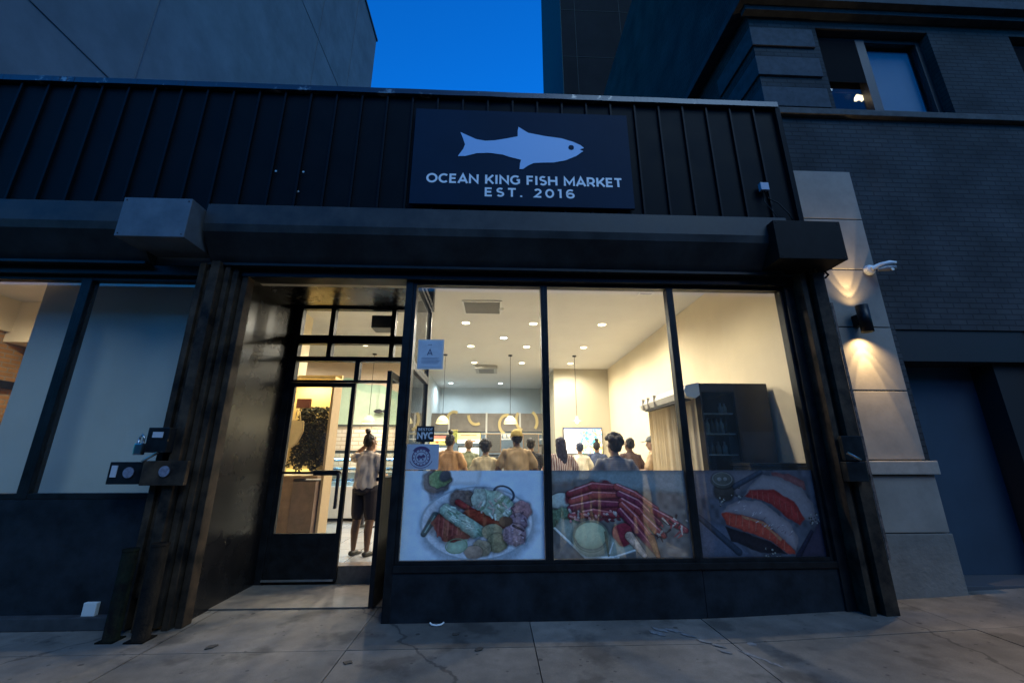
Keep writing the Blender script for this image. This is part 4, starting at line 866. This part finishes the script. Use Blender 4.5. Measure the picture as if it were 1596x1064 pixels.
# long counter across the back plus things on it
c = thing('service_counter', 'long pale service counter the customers stand at', 'counter', (0, 9.75, FL))
bx('counter_front', mat('white_counter_tile', (.62, .64, .62), .35, var=.05), -3.6, 1.9, 0, .6, 0, .86, c); bx('counter_top', STEEL, -3.65, 1.95, -.05, .65, .86, .9, c, .01)
c2 = thing('kitchen_worktop', 'steel worktop along the back kitchen', 'worktop', (0, 12.7, FL)); bx('worktop', STEEL, -2.0, 1.7, 0, .6, .85, .9, c2); bx('worktop_base', mat('steel_dull', (.3, .3, .3), .5, metal=.5), -2.0, 1.7, 0, .55, 0, .85, c2)
t = thing('card_terminal', 'black payment terminal standing on the service counter', 'payment terminal', (-.62, 9.9, FL+.9)); bx('screen', BLK, -.09, .09, 0, .03, .03, .17, t, .01); bx('base', WHITE, -.12, .12, -.03, .1, 0, .03, t, .01)
for i, (x, z0, w_, h, lab) in enumerate(((-.05, 1.08, .42, .42, 'dark steel pan stack behind the short haired customer'), (.62, 1.08, .3, .62, 'black coffee machine behind the man in the cap'), (1.25, 1.08, .45, .7, 'dark oven cabinet at the end of the back worktop'))):
    t = thing(('pan_stack', 'coffee_machine', 'oven_cabinet')[i], lab, ('pans', 'coffee machine', 'oven')[i], (x, 12.8, z0))
    bm = bmesh.new()
    if i == 0:
        for k in range(6): lathe(bm, [(0, k*.07), (.2-.02*(k % 2), k*.07), (.22-.02*(k % 2), k*.07+.05), (.2-.02*(k % 2), k*.07+.055)], (0, .1, 0), 20)
        link('pans', bm, mat('dark_pan', (.12, .12, .12), .3, metal=.8), t)
    else:
        box(bm, -w_/2, w_/2, 0, .35, 0, h, .02); link('housing', bm, mat('dark_appliance', (.03, .03, .032), .35), t)
        bx('front_panel', mat('appliance_steel', (.25, .25, .25), .35, metal=.8), -w_/2+.04, w_/2-.04, -.012, -.001, h*.5, h*.9, t)
        bx('drip_tray', STEEL, -w_/2+.03, w_/2-.03, -.06, 0, .02, .05, t)
# fish display case seen through the doorway
t = thing('fish_display_case', 'white refrigerated fish counter with icy lit shelves by the white brick wall', 'display case', (0, 8.85, FL))
bx('case_base', mat('case_white', (.72, .74, .74), .4), -3.5, -1.75, 0, .8, .06, .66, t, .02); bx('kick_base', BLK, -3.45, -1.8, .05, .75, 0, .06, t)
ICE = mat('crushed_ice', (.7, .8, .88), .4, stain=(.45, .6, .75), vscale=30, bump=.6, bscale=40)
bx('ice_bed', ICE, -3.45, -1.8, .05, .75, .66, .74, t)
for k, z in enumerate((.95, 1.13)):
    bx('glass_shelf', glass_mat('shelf_glass', (.8, .9, .92)), -3.45, -1.8, .15, .7, z, z+.01, t)
bm = bmesh.new()
for k in range(3):
    for i in range(18):
        x = -3.4+.09*i; bmesh.ops.create_uvsphere(bm, u_segments=8, v_segments=6, radius=1, matrix=Matrix.Translation((x, .3, (.77, .99, 1.17)[k]))@Matrix.Rotation(random.uniform(-.3, .3), 4, 'Z')@Matrix.Diagonal((.045, .14, .03, 1)))
o_ = link('fish_fillets', bm, mat('silver_blue_fish', (.35, .48, .6), .3, stain=(.08, .12, .2), vscale=25), t, True); o_['kind'] = 'stuff'
bx('case_glass', glass_mat('case_glass', (.9, .96, .98)), -3.48, -1.77, .0, .01, .66, 1.30, t); bx('case_canopy', mat('case_dark', (.05, .07, .09), .5), -3.5, -1.75, 0, .5, 1.30, 1.36, t, .01)
l = bpy.data.lights.new('case_light', 'AREA'); l.shape = 'RECTANGLE'; l.size = 1.6; l.size_y = .06; l.energy = 12; l.color = (.62, .82, 1)
o = bpy.data.objects.new('case_light', l); col.objects.link(o); o.parent = t; o.location = (-2.62, .2, 1.28)
t = thing('wall_fish', 'small dark fish ornament on the mural wall beyond the open door', 'ornament', (-3.02, 10.9, 2.55)); bm = bmesh.new(); prism_xz(bm, [(-.14, 0), (-.08, .05), (.02, .06), (.10, .02), (.17, .07), (.16, -.06), (.10, -.015), (0, -.05), (-.08, -.04)], -.02, .02); link('fish_body', bm, mat('dark_fish', (.03, .035, .05), .5), t)
# display niche with net, bag and lit shelf
t = thing('display_niche', 'wooden display niche with warm lit shelf behind the closed glass door', 'display niche', (0, 0, FL))
WD = mat('warm_brown_wood', (.20, .12, .07), .5, var=.35, vscale=4)
NW = mat('yellow_niche_paint', (.72, .55, .26), .7)
bx('niche_back', NW, -3.48, -2.72, 7.3, 7.35, .95, 2.62, t); bx('niche_side', mat('tan_side_panel', (.42, .30, .17), .6), -2.74, -2.70, 6.95, 7.3, .05, 2.45, t); bx('niche_top', NW, -3.48, -2.72, 7.0, 7.3, 2.50, 2.55, t)
bx('cupboard', WD, -3.48, -3.12, 6.85, 7.3, 0.0, .9, t, .01); bx('cupboard', mat('darker_wood', (.13, .08, .055), .5, var=.3, vscale=5), -3.11, -2.76, 6.82, 7.3, .0, .86, t, .01); bx('shelf', WD, -3.48, -2.74, 6.8, 7.3, .90, .94, t, .006)
bx('light_strip', mat('strip_glow', (.9, .85, .6), .5, emit=(1, .85, .45), estr=2.5), -3.46, -3.05, 7.24, 7.28, .96, .99, t)
l = bpy.data.lights.new('niche_light', 'AREA'); l.shape = 'RECTANGLE'; l.size = .6; l.size_y = .1; l.energy = 4; l.color = (1, .80, .42)
o = bpy.data.objects.new('niche_light', l); col.objects.link(o); o.parent = t; o.location = (-3.1, 7.1, 2.48)
bm = bmesh.new()
for i in range(3800):
    u, v = random.random(), random.random(); hw = .30*(1-.25*v) if v > .15 else .33
    x = -3.08+(u-.5)*2*hw-(0 if u > .5 else .0); z = 1.22+v*1.0+.06*math.sin(u*17)*(1-v)
    a = random.uniform(0, 6.28); s = random.uniform(.005, .022)
    p = Vector((x, 7.2+random.uniform(-.06, .05), z)); d = Vector((math.cos(a)*s, random.uniform(-.02, .02), math.sin(a)*s)); e2 = Vector((-d.z, .01, d.x))*.5
    bm.faces.new([bm.verts.new(p-d-e2), bm.verts.new(p+d-e2), bm.verts.new(p+d+e2), bm.verts.new(p-d+e2)])
tag(link('hanging_net', bm, mat('black_green_net', (.035, .036, .028), .8)), 'dark tangled fishing net hanging in the lit niche', 'fishing net')
t = thing('tote_bag', 'pale yellow tote bag hanging by its strap in the niche', 'bag', (-3.26, 6.98, 0))
bm = bmesh.new(); prism_xz(bm, [(-.09, 1.98), (.12, 1.98), (.13, 1.8), (.06, 1.62), (-.02, 1.55), (-.12, 1.54)], -.03, .03); bmesh.ops.bevel(bm, geom=bm.edges[:], offset=.012, segments=2, affect='EDGES'); link('bag_body', bm, mat('pale_canvas', (.70, .58, .36), .8, var=.1), t)
bm = bmesh.new(); tube(bm, [(-.03, 0, 1.96), (-.02, 0, 2.14), (0, 0, 2.16), (.03, 0, 2.12), (.07, 0, 1.96)], .012, 8); link('strap', bm, MC['pale_canvas'], t)
t = thing('red_plaque', 'small dark red plaque at the top of the niche', 'plaque'); bx('plaque_face', mat('dark_red', (.18, .05, .04), .5), -3.32, -3.10, 7.02, 7.04, 2.20, 2.34, t, .004); bx('plaque_rim', WD, -3.33, -3.09, 7.04, 7.055, 2.19, 2.35, t)
# black cabinet, curtain and air curtain on the right
t = thing('black_cabinet', 'tall black glass fronted cooler cabinet with shelves against the right wall', 'cooler', (0, 0, 0))
KB = mat('black_cabinet_paint', (.014, .016, .017), .4, var=.3, vscale=3)
bm = bmesh.new()
box(bm, 2.90, 3.33, 4.84, 5.65, FL, 2.27, .008); box(bm, 2.50, 2.90, 5.60, 5.65, FL, 2.27); box(bm, 2.50, 2.90, 4.84, 5.60, 2.16, 2.27, .006); box(bm, 2.50, 2.90, 4.84, 5.60, FL, 1.20, .006); box(bm, 2.48, 2.50, 4.84, 5.65, FL, 2.27)
link('cabinet_body', bm, KB, t)
for z in (1.42, 1.66, 1.90): bx('shelf', mat('grey_wire_shelf', (.5, .5, .48), .4), 2.51, 2.89, 4.90, 5.55, z, z+.015, t)
bx('glass_pane', glass_mat('cabinet_glass', (.75, .8, .8)), 2.51, 2.89, 4.85, 4.856, 1.2, 2.16, t)
def bottle(x, y, z, h, c, label):
    bm = bmesh.new(); lathe(bm, [(0, 0), (.026, 0), (.028, h*.6), (.012, h*.78), (.012, h*.95), (.014, h), (0, h)], (x, y, z), 14)
    tag(link('bottle', bm, c), label, 'bottle', 'bottles in the black cabinet')
BC = [mat('grey_bottle', (.3, .3, .28), .3), mat('white_bottle', (.5, .5, .47), .3), mat('dark_bottle', (.1, .1, .09), .2)]
k = 0
for i in range(6): bottle(2.545+.06*i, 5.0, 1.676, .19, BC[i % 3], ('grey', 'white', 'dark')[i % 3]+' bottle on the middle cabinet shelf, '+('outermost by the curtain', 'second from the curtain', 'third from the curtain', 'fourth from the curtain', 'fifth from the curtain', 'farthest from the curtain')[i])
for i in range(4): bottle(2.58+.08*i, 5.05, 1.436, .15, BC[(i+1) % 3], ('white', 'dark', 'grey', 'white')[i]+' bottle on the low cabinet shelf, '+('nearest the curtain', 'second along', 'third along', 'last along')[i])
for i in range(2): bottle(2.80+.05*i, 5.0, 1.916, .13, BC[1], 'white bottle on the top cabinet shelf, '+('inner one', 'outer one')[i])
t = thing('low_black_unit', 'low black unit between the tall cabinet and the window', 'unit')
bx('unit_body', KB, 2.74, 3.37, 4.46, 4.80, FL, 1.31, t, .01); bx('unit_top', mat('unit_top_black', (.02, .02, .02), .3), 2.72, 3.38, 4.44, 4.82, 1.312, 1.34, t, .004)
t = thing('air_curtain', 'long white air curtain unit angled along the top of the cloth curtain', 'air curtain')
prof = [(2.30, 2.24), (2.46, 2.27), (2.46, 2.12), (2.40, 2.08), (2.30, 2.10), (2.27, 2.17)]
bm = bmesh.new(); a = [bm.verts.new((x, 4.80, z)) for x, z in prof]; b = [bm.verts.new((x, 6.35, z)) for x, z in prof]; bm.faces.new(a); bm.faces.new(b[::-1])
for i in range(6): bm.faces.new((a[i], b[i], b[(i+1) % 6], a[(i+1) % 6]))
bmesh.ops.recalc_face_normals(bm, faces=bm.faces); link('unit_casing', bm, mat('off_white_plastic', (.78, .74, .66), .5), t)
for y in (4.86, 5.0, 5.75, 6.0, 6.2): bx('seam_band', mat('seam_grey', (.35, .33, .3), .5), 2.262, 2.30, y, y+.015, 2.09, 2.25, t)
bx('air_slot', mat('slot_dark', (.1, .1, .1), .6), 2.31, 2.39, 4.9, 6.25, 2.07, 2.085, t)
bm = bmesh.new(); ny = 90
vs = []
for i in range(ny+1):
    y = 4.82+1.5*i/ny; dx = .022*math.sin(i*.62)+.012*math.sin(i*1.7+1)
    vs.append([bm.verts.new((2.40+dx*(1.2 if z < 1 else .8), y, z)) for z in (2.10, 1.6, 1.0, FL+.1)])
for i in range(ny):
    for j in range(3): f = bm.faces.new((vs[i][j], vs[i+1][j], vs[i+1][j+1], vs[i][j+1])); f.smooth = True
bmesh.ops.solidify(bm, geom=bm.faces[:], thickness=.004)
tag(link('cloth_curtain', bm, mat('cream_curtain', (.78, .68, .50), .85)), 'cream cloth curtain hanging below the air curtain beside the black cabinet', 'curtain')

# ------------------------------------------------------------ people
TS = bpy.data.scenes.new('workshop')
def ellpts(c, r, n=12, rot=None):
    c = Vector(c); out = []
    for i in range(n//2+1):
        th = math.pi*i/(n//2)
        for j in range(n if 0 < i < n//2 else 1):
            ph = 2*math.pi*j/n; v = Vector((r[0]*math.sin(th)*math.cos(ph), r[1]*math.sin(th)*math.sin(ph), r[2]*math.cos(th)))
            out.append(c+(rot@v if rot else v))
    return out
def hullp(bm, *els):
    tb = bmesh.new(); vs = [tb.verts.new(p) for e in els for p in ellpts(*e)]
    bmesh.ops.convex_hull(tb, input=vs)
    mp = {}
    for f in tb.faces:
        for v in f.verts:
            if v not in mp: mp[v] = bm.verts.new(v.co)
        bm.faces.new([mp[v] for v in f.verts])
    tb.free()
def lb_(bm, pts, rs):
    for i in range(len(pts)-1): hullp(bm, (pts[i], (rs[i],)*3), (pts[i+1], (rs[i+1],)*3))
def remesh(name, bm, m, parent, vox=.012, disp=0, dsc=9, sm=4):
    o = link(name, bm, m, None)
    md = o.modifiers.new('r', 'REMESH'); md.mode = 'VOXEL'; md.voxel_size = vox; md.use_smooth_shade = True
    s_ = o.modifiers.new('s', 'SMOOTH'); s_.iterations = sm; s_.factor = .5
    col.objects.unlink(o); TS.collection.objects.link(o); TS.view_layers[0].update(); dg = TS.view_layers[0].depsgraph
    me = bpy.data.meshes.new_from_object(o.evaluated_get(dg)); TS.collection.objects.unlink(o); col.objects.link(o)
    o.modifiers.clear(); old = o.data; o.data = me; bpy.data.meshes.remove(old)
    if disp:
        nm = [v.normal.copy() for v in me.vertices]; cs = [v.co.copy() for v in me.vertices]; fl = []
        for c, q in zip(cs, nm): fl.extend(c+q*disp*noise.noise(Vector((c.x*dsc, c.y*dsc, c.z*dsc*.45)))*2)
        me.vertices.foreach_set('co', fl)
    for p in me.polygons: p.use_smooth = True
    o.parent = parent
    return o
def hand(bm, wrist, d, out, palm_n, s, curl=.5):
    """palm and five fingers; d = direction of the fingers, out = thumb side"""
    d = Vector(d).normalized(); out = Vector(out).normalized(); n = Vector(palm_n).normalized(); wr = Vector(wrist)
    p1_ = wr+d*.03*s; p2_ = wr+d*.085*s
    for sgn in (-1, 1):
        hullp(bm, (wr, (.022*s,)*3), (p1_+out*.018*sgn*s, (.015*s,)*3), (p2_+out*.028*sgn*s, (.012*s,)*3), (p2_, (.013*s,)*3))
    for i, ln in enumerate((.068, .076, .072, .056)):
        o0 = p2_+out*(.030-.02*i)*s; q = [o0]; dd = d.copy(); st = ln*s/3
        for k_ in range(3):
            dd = (dd+n*curl*(.35+.12*i*.5)).normalized(); q.append(q[-1]+dd*st)
        lb_(bm, q, [.0095*s, .009*s, .0082*s, .0072*s])
    t0 = wr+d*.03*s+out*.022*s; q = [t0, t0+(d*.6+out*.75).normalized()*.034*s, t0+(d*.8+out*.55+n*.2).normalized()*.062*s]
    lb_(bm, q, [.012*s, .0105*s, .0085*s])
SKIN = {'dark': (.16, .085, .05), 'brown': (.26, .15, .09), 'tan': (.42, .26, .17), 'fair': (.55, .36, .26)}
def person(label, x, y, rz, h, skin, shirt, pants, hair_c=(.015, .012, .010), wd=1.0, elbow=None, wrist=None, hair='short', cap=None, look=0, sleeve=.6, shorts=False, z0=FL, stripe=False, shoe_c=(.03, .03, .03), vox=.012, lean=0, nod=0, drop=0):
    s = h/1.72
    t = thing('person', label, 'person', (x, y, z0), rz)
    t.scale = (s, s, s)
    sk = mat('skin_'+skin, SKIN[skin], .5, var=.08, vscale=10)
    sh = mat('shirt_'+str(len(MC)), shirt, .85, var=.05, vscale=5, bump=.18, bscale=16)
    if stripe:
        n_ = sh.node_tree; w_ = n_.nodes.new('ShaderNodeTexWave'); w_.inputs['Scale'].default_value = 9; w_.inputs['Distortion'].default_value = 1.2; w_.inputs['Detail'].default_value = 1; w_.bands_direction = 'X'
        tc = n_.nodes.new('ShaderNodeTexCoord'); n_.links.new(tc.outputs['Object'], w_.inputs['Vector']); r_ = n_.nodes.new('ShaderNodeValToRGB')
        r_.color_ramp.elements[0].color = (.22, .07, .06, 1); r_.color_ramp.elements[1].color = (.72, .64, .58, 1); r_.color_ramp.elements[0].position = .35; r_.color_ramp.elements[1].position = .5
        n_.links.new(w_.outputs['Fac'], r_.inputs[0]); n_.links.new(r_.outputs[0], n_.nodes['Principled BSDF'].inputs['Base Color'])
    E = elbow or {}; W = wrist or {}
    el = {-1: Vector(E.get(-1, (-.265*wd, .03, 1.12))), 1: Vector(E.get(1, (.265*wd, .03, 1.12)))}
    wr = {-1: Vector(W.get(-1, (-.22*wd, .22, 1.02))), 1: Vector(W.get(1, (.22*wd, .22, 1.02)))}
    shd = {a: Vector((a*.165*wd, 0+lean*.05, 1.372)) for a in (-1, 1)}
    hp = {a: Vector((a*.092*wd, 0, .90)) for a in (-1, 1)}; kn = {-1: Vector((-.10*wd, .015, .50)), 1: Vector((.10*wd, .02, .50))}; an = {a: Vector((a*.105*wd, -.01, .09)) for a in (-1, 1)}
    HC = Vector((math.sin(-look)*.015, .015+lean*.08+nod*.05, 1.59))
    Rh = Matrix.Rotation(look, 3, 'Z')@Matrix.Rotation(-nod*.5, 3, 'X')
    def hh(v): return HC+Rh@Vector(v)*1.09
    bm = bmesh.new()
    # torso
    hullp(bm, ((0, lean*.05, 1.35), (.155*wd, .085, .065)), ((0, lean*.03, 1.22), (.150*wd, .105, .12)))
    hullp(bm, ((0, lean*.03, 1.22), (.150*wd, .105, .10)), ((0, 0, 1.05), (.125*wd, .095*wd, .07)))
    hullp(bm, ((0, 0, 1.05), (.125*wd, .095*wd, .07)), ((0, -.01, .92), (.155*wd, .11*wd, .09)))
    hullp(bm, ((0, lean*.05, 1.38), (.09, .065, .05)), ((0, .0+lean*.06, 1.46), (.056, .056, .03)))
    lb_(bm, [(0, lean*.06, 1.44), HC+Vector((0, -.01, -.07))], [.056, .053])
    # head, jaw, nose, ears, brow
    hullp(bm, (hh((0, -.012, .035)), (.077, .092, .085)), (hh((0, .025, -.05)), (.052, .06, .055)))
    hullp(bm, (hh((0, .075, .005)), (.010, .012, .012)), (hh((0, .095, -.02)), (.014, .014, .012)))
    for a in (-1, 1):
        hullp(bm, (hh((a*.078, -.005, .0)), (.010, .018, .03)))
        hullp(bm, (hh((a*.03, .078, .022)), (.02, .010, .008)))
        lb_(bm, [shd[a], el[a], (el[a]*.5+wr[a]*.5), wr[a]], [.054*wd**.7, .043*wd**.7, .039*wd**.6, .027])
        lb_(bm, [hp[a], kn[a], kn[a]*.6+an[a]*.4+Vector((0, -.02, 0)), an[a]], [.088*wd, .058*wd, .055*wd, .036])
        dd = (wr[a]-el[a]).normalized()
        hand(bm, wr[a]+dd*.02, W.get('d%d' % a, dd), W.get('o%d' % a, (0, 1, .1) if dd.z < -.7 else (0, .2, 1)), (-a, 0, 0), 1.12, .45)
        hullp(bm, ((an[a]+Vector((0, -.02, -.05))), (.034, .04, .03)), ((an[a]+Vector((0, .13, -.065))), (.038, .045, .018)))
    remesh('body', bm, sk, t, vox, sm=3)
    # mouth and eyes
    bm = bmesh.new()
    for a in (-1, 1): hullp(bm, (hh((a*.031, .083, .008)), (.012, .006, .006)))
    link('eyes', bm, mat('eye_dark', (.03, .025, .02), .2), t, True)
    bm = bmesh.new(); hullp(bm, (hh((0, .087, -.052)), (.022, .006, .005))); link('mouth', bm, mat('lip_red', (.3, .12, .1), .5), t, True)
    # shirt
    bm = bmesh.new(); g = .018
    hullp(bm, ((0, lean*.05, 1.365), (.150*wd+g, .09+g, .070)), ((0, lean*.03, 1.2), (.158*wd+g, .11*wd+g, .12)))
    hullp(bm, ((0, lean*.03, 1.2), (.158*wd+g, .11*wd+g, .12)), ((0, -.005, .93), (.168*wd+g, .122*wd+g, .045)))
    hullp(bm, ((0, lean*.05, 1.40), (.10, .075, .035)), ((0, lean*.06, 1.455), (.066, .066, .012)))
    for a in (-1, 1): hullp(bm, ((a*.02, -.01+lean*.05, 1.43), (.05, .06, .03)), ((a*.15*wd, lean*.05, 1.378), (.05, .055, .055)))
    for a in (-1, 1): lb_(bm, [shd[a], shd[a]*(1-sleeve)+el[a]*sleeve, shd[a]*(1-sleeve-.1)+el[a]*(sleeve+.1)], [(.047+g)*wd**.6, (.048+g)*wd**.6, (.048+g)*wd**.6])
    remesh('shirt', bm, sh, t, vox, disp=.012, dsc=15)
    bm = bmesh.new(); rg = []
    for k in range(20):
        a_ = 2*math.pi*k/20; c_ = Vector((.069*math.cos(a_), .068*math.sin(a_)+lean*.06+.004, 1.452+.012*-math.sin(a_))); rg.append([bm.verts.new(c_+Vector((dx*math.cos(a_), dx*math.sin(a_), dz))) for dx, dz in ((-.008, 0), (0, .010), (.008, 0), (0, -.012))])
    for k in range(20):
        for q in range(4): bm.faces.new((rg[k][q], rg[(k+1) % 20][q], rg[(k+1) % 20][(q+1) % 4], rg[k][(q+1) % 4]))
    link('collar', bm, mat('collar_'+str(len(MC)), tuple(v*.55 for v in shirt), .9), t, True)
    # trousers or shorts
    bm = bmesh.new(); g = .016
    hullp(bm, ((0, -.01, .96), (.15*wd+g, .108*wd+g, .04)), ((0, -.01, .88), (.158*wd+g, .115*wd+g, .06)))
    for a in (-1, 1):
        if shorts: lb_(bm, [hp[a], hp[a]*.22+kn[a]*.78, hp[a]*.12+kn[a]*.88], [.092*wd+g, .072*wd+g, .07*wd+g])
        else: lb_(bm, [hp[a], kn[a], an[a]], [.09*wd+g, .06*wd+g, .045+g])
    remesh('shorts' if shorts else 'trousers', bm, mat('cloth_'+str(len(MC)), pants, .85, var=.15, vscale=5), t, vox, disp=.006)
    for a in (-1, 1):
        bm = bmesh.new(); hullp(bm, (an[a]+Vector((0, -.03, -.062)), (.046, .05, .028)), (an[a]+Vector((0, .14, -.07)), (.052, .055, .020))); hullp(bm, (an[a]+Vector((0, -.03, -.05)), (.044, .046, .03)), (an[a]+Vector((0, .06, -.045)), (.046, .04, .02)))
        remesh('shoe', bm, mat('shoe_'+str(shoe_c), shoe_c, .6), t, .008)
    hm = mat('hair_'+str(hair_c), hair_c, .6, var=.5, vscale=40)
    bm = bmesh.new()
    if hair == 'short': hullp(bm, (hh((0, -.03, .06)), (.084, .085, .075)), (hh((0, -.045, .0)), (.079, .065, .07)))
    if hair == 'curly':
        for i in range(46):
            a_, b_ = random.uniform(0, 6.28), random.uniform(.0, 1.9); q = Vector((math.cos(a_)*math.sin(b_)*.085, -.02+math.sin(a_)*math.sin(b_)*.085, .05+math.cos(b_)*.085))
            if q.y < .05: hullp(bm, (hh(q), (.032,)*3))
        hullp(bm, (hh((0, -.03, .05)), (.084, .085, .08)), (hh((0, -.045, -.01)), (.078, .065, .07)))
    if hair == 'bun':
        hullp(bm, (hh((0, -.03, .055)), (.083, .085, .078)), (hh((0, -.045, .0)), (.078, .065, .07))); hullp(bm, (hh((.01, -.06, .15)), (.042, .042, .035)))
        for i in range(6): hullp(bm, (hh((.02*math.cos(i), -.06+.02*math.sin(i), .165)), (.02, .02, .03)))
    if hair == 'long':
        hullp(bm, (hh((0, -.03, .055)), (.09, .09, .078)), (hh((0, -.05, -.03)), (.092, .07, .08))); hullp(bm, (hh((0, -.05, -.03)), (.092, .07, .08)), (hh((.01, -.075, -.17)), (.10, .05, .10))); hullp(bm, (hh((.01, -.075, -.17)), (.10, .05, .08)), (hh((.02, -.085, -.30)), (.06, .03, .06)))
    remesh('hair', bm, hm, t, .009, disp=.006, dsc=45, sm=2)
    if cap:
        bm = bmesh.new(); hullp(bm, (hh((0, -.015, .078)), (.097, .110, .074)), (hh((0, -.015, .045)), (.098, .112, .02)))
        sg = -1 if cap[1] == 'back' else 1
        hullp(bm, (hh((0, sg*.09, .045)), (.07, .02, .008)), (hh((0, sg*.165, .035)), (.055, .015, .006)))
        remesh('cap', bm, mat('cap_'+str(cap[0]), cap[0], .8), t, .009)
    if drop:                                   # knees bent: the body sinks and the knees come forward
        for ch in t.children:
            for v in ch.data.vertices:
                z = v.co.z; k_ = max(0, min(1, (z-.1)/.75)); v.co.z = z-drop*k_; v.co.y += drop*.9*math.exp(-((z-.5)/.2)**2)
    return t
OR = (.50, .33, .19)
pw_ = person('woman in pale top and dark shorts at the doorway, hand raised to her head', -1.72, 5.90, R(-20), 1.53, 'dark', (.62, .52, .42), (.025, .02, .025), hair='bun', shorts=True, wd=1.1,
       elbow={-1: (-.36, .10, 1.36), 1: (.27, .0, 1.11)}, wrist={-1: (-.17, .17, 1.57), 1: (.31, .07, .86), 'd-1': (.6, -.1, .5), 'o-1': (0, -1, .3), 'o1': (0, 1, 0)}, look=R(-25), vox=.009, shoe_c=(.03, .03, .022), sleeve=.55)
ph = bx('phone', mat('phone_black', (.015, .015, .018), .25), -.006, .006, -.04, .04, -.09, .07); ph.location = (-1.42, 5.87, .85); ph.rotation_euler = (R(-8), R(8), R(10)); tag(ph, 'dark phone held in the lowered hand of the woman at the door', 'phone')
person('customer in an orange tan shirt with hair tied up, nearest the paper notice', -.72, 6.8, R(-14), 1.57, 'brown', (.46, .27, .13), (.05, .05, .06), wd=1.12, hair='bun', nod=.5)
person('short customer in a light yellow shirt between two tan shirts', -.13, 6.3, 0, 1.46, 'tan', (.70, .58, .36), (.06, .06, .07), wd=.95, hair='curly', hair_c=(.03, .028, .026))
person('man in a tan shirt and yellow cap seen from behind', .33, 6.2, R(6), 1.60, 'dark', (.44, .31, .17), (.05, .045, .05), wd=1.14, hair='short', cap=((.62, .46, .14), 'front'), look=R(12), elbow={1: (.31, .02, 1.1), -1: (-.29, .05, 1.12)}, wrist={1: (.31, .10, .86), -1: (-.20, .26, 1.05)})
person('woman with long dark hair in a red and white striped top', .99, 6.3, R(8), 1.51, 'tan', (.6, .5, .45), (.04, .04, .05), wd=1.08, hair='long', hair_c=(.03, .03, .06), stripe=True, sleeve=.8)
person('small customer in a white shirt before the wall screen', 1.73, 8.5, 0, 1.50, 'tan', (.74, .70, .58), (.05, .05, .06), wd=1.05, hair='short', hair_c=(.02, .03, .07))
person('small dark haired person far behind, next to the striped top', 1.46, 9.4, 0, 1.50, 'tan', (.1, .1, .14), (.05, .05, .06), wd=.9, hair='short', hair_c=(.02, .03, .07))
person('broad man in a grey shirt with curly hair nearest the window', 1.46, 5.08, R(5), 1.66, 'tan', (.19, .19, .22), (.05, .05, .06), wd=1.17, hair='curly', hair_c=(.03, .026, .024), look=R(14), drop=.19)
person('dark clothed customer half hidden behind the broad curly haired man', 2.27, 7.0, R(20), 1.53, 'dark', (.14, .09, .085), (.04, .04, .05), wd=1.1, hair='short', look=R(10))
person('man in a grey cap turned sideways beside the cream curtain', 2.66, 7.0, R(70), 1.55, 'fair', (.72, .52, .32), (.05, .05, .055), wd=1.08, hair='short', hair_c=(.08, .07, .06), cap=((.16, .17, .17), 'front'), elbow={1: (.24, .12, 1.12), -1: (-.24, .15, 1.1)}, wrist={1: (.15, .34, 1.15), -1: (-.15, .36, 1.12)})
person('customer in a dusty pink top beyond the open glass leaf', -2.32, 8.1, R(-35), 1.52, 'tan', (.50, .34, .28), (.05, .05, .06), wd=1.05, hair='short', hair_c=(.05, .03, .02))
person('customer in black half behind the mullion left of the striped top', .66, 7.6, R(-10), 1.55, 'brown', (.03, .03, .035), (.04, .04, .05), wd=1.1, hair='short')
person('customer in an olive jacket farther back beside the short yellow shirted one', -.52, 8.6, R(10), 1.56, 'fair', (.16, .17, .10), (.05, .05, .06), wd=1.1, hair='short', hair_c=(.10, .06, .03))
person('customer in a navy top behind the small white shirted one', 2.25, 9.2, R(-15), 1.55, 'brown', (.05, .07, .14), (.05, .05, .06), wd=1.1, hair='bun')
bpy.data.scenes.remove(TS)
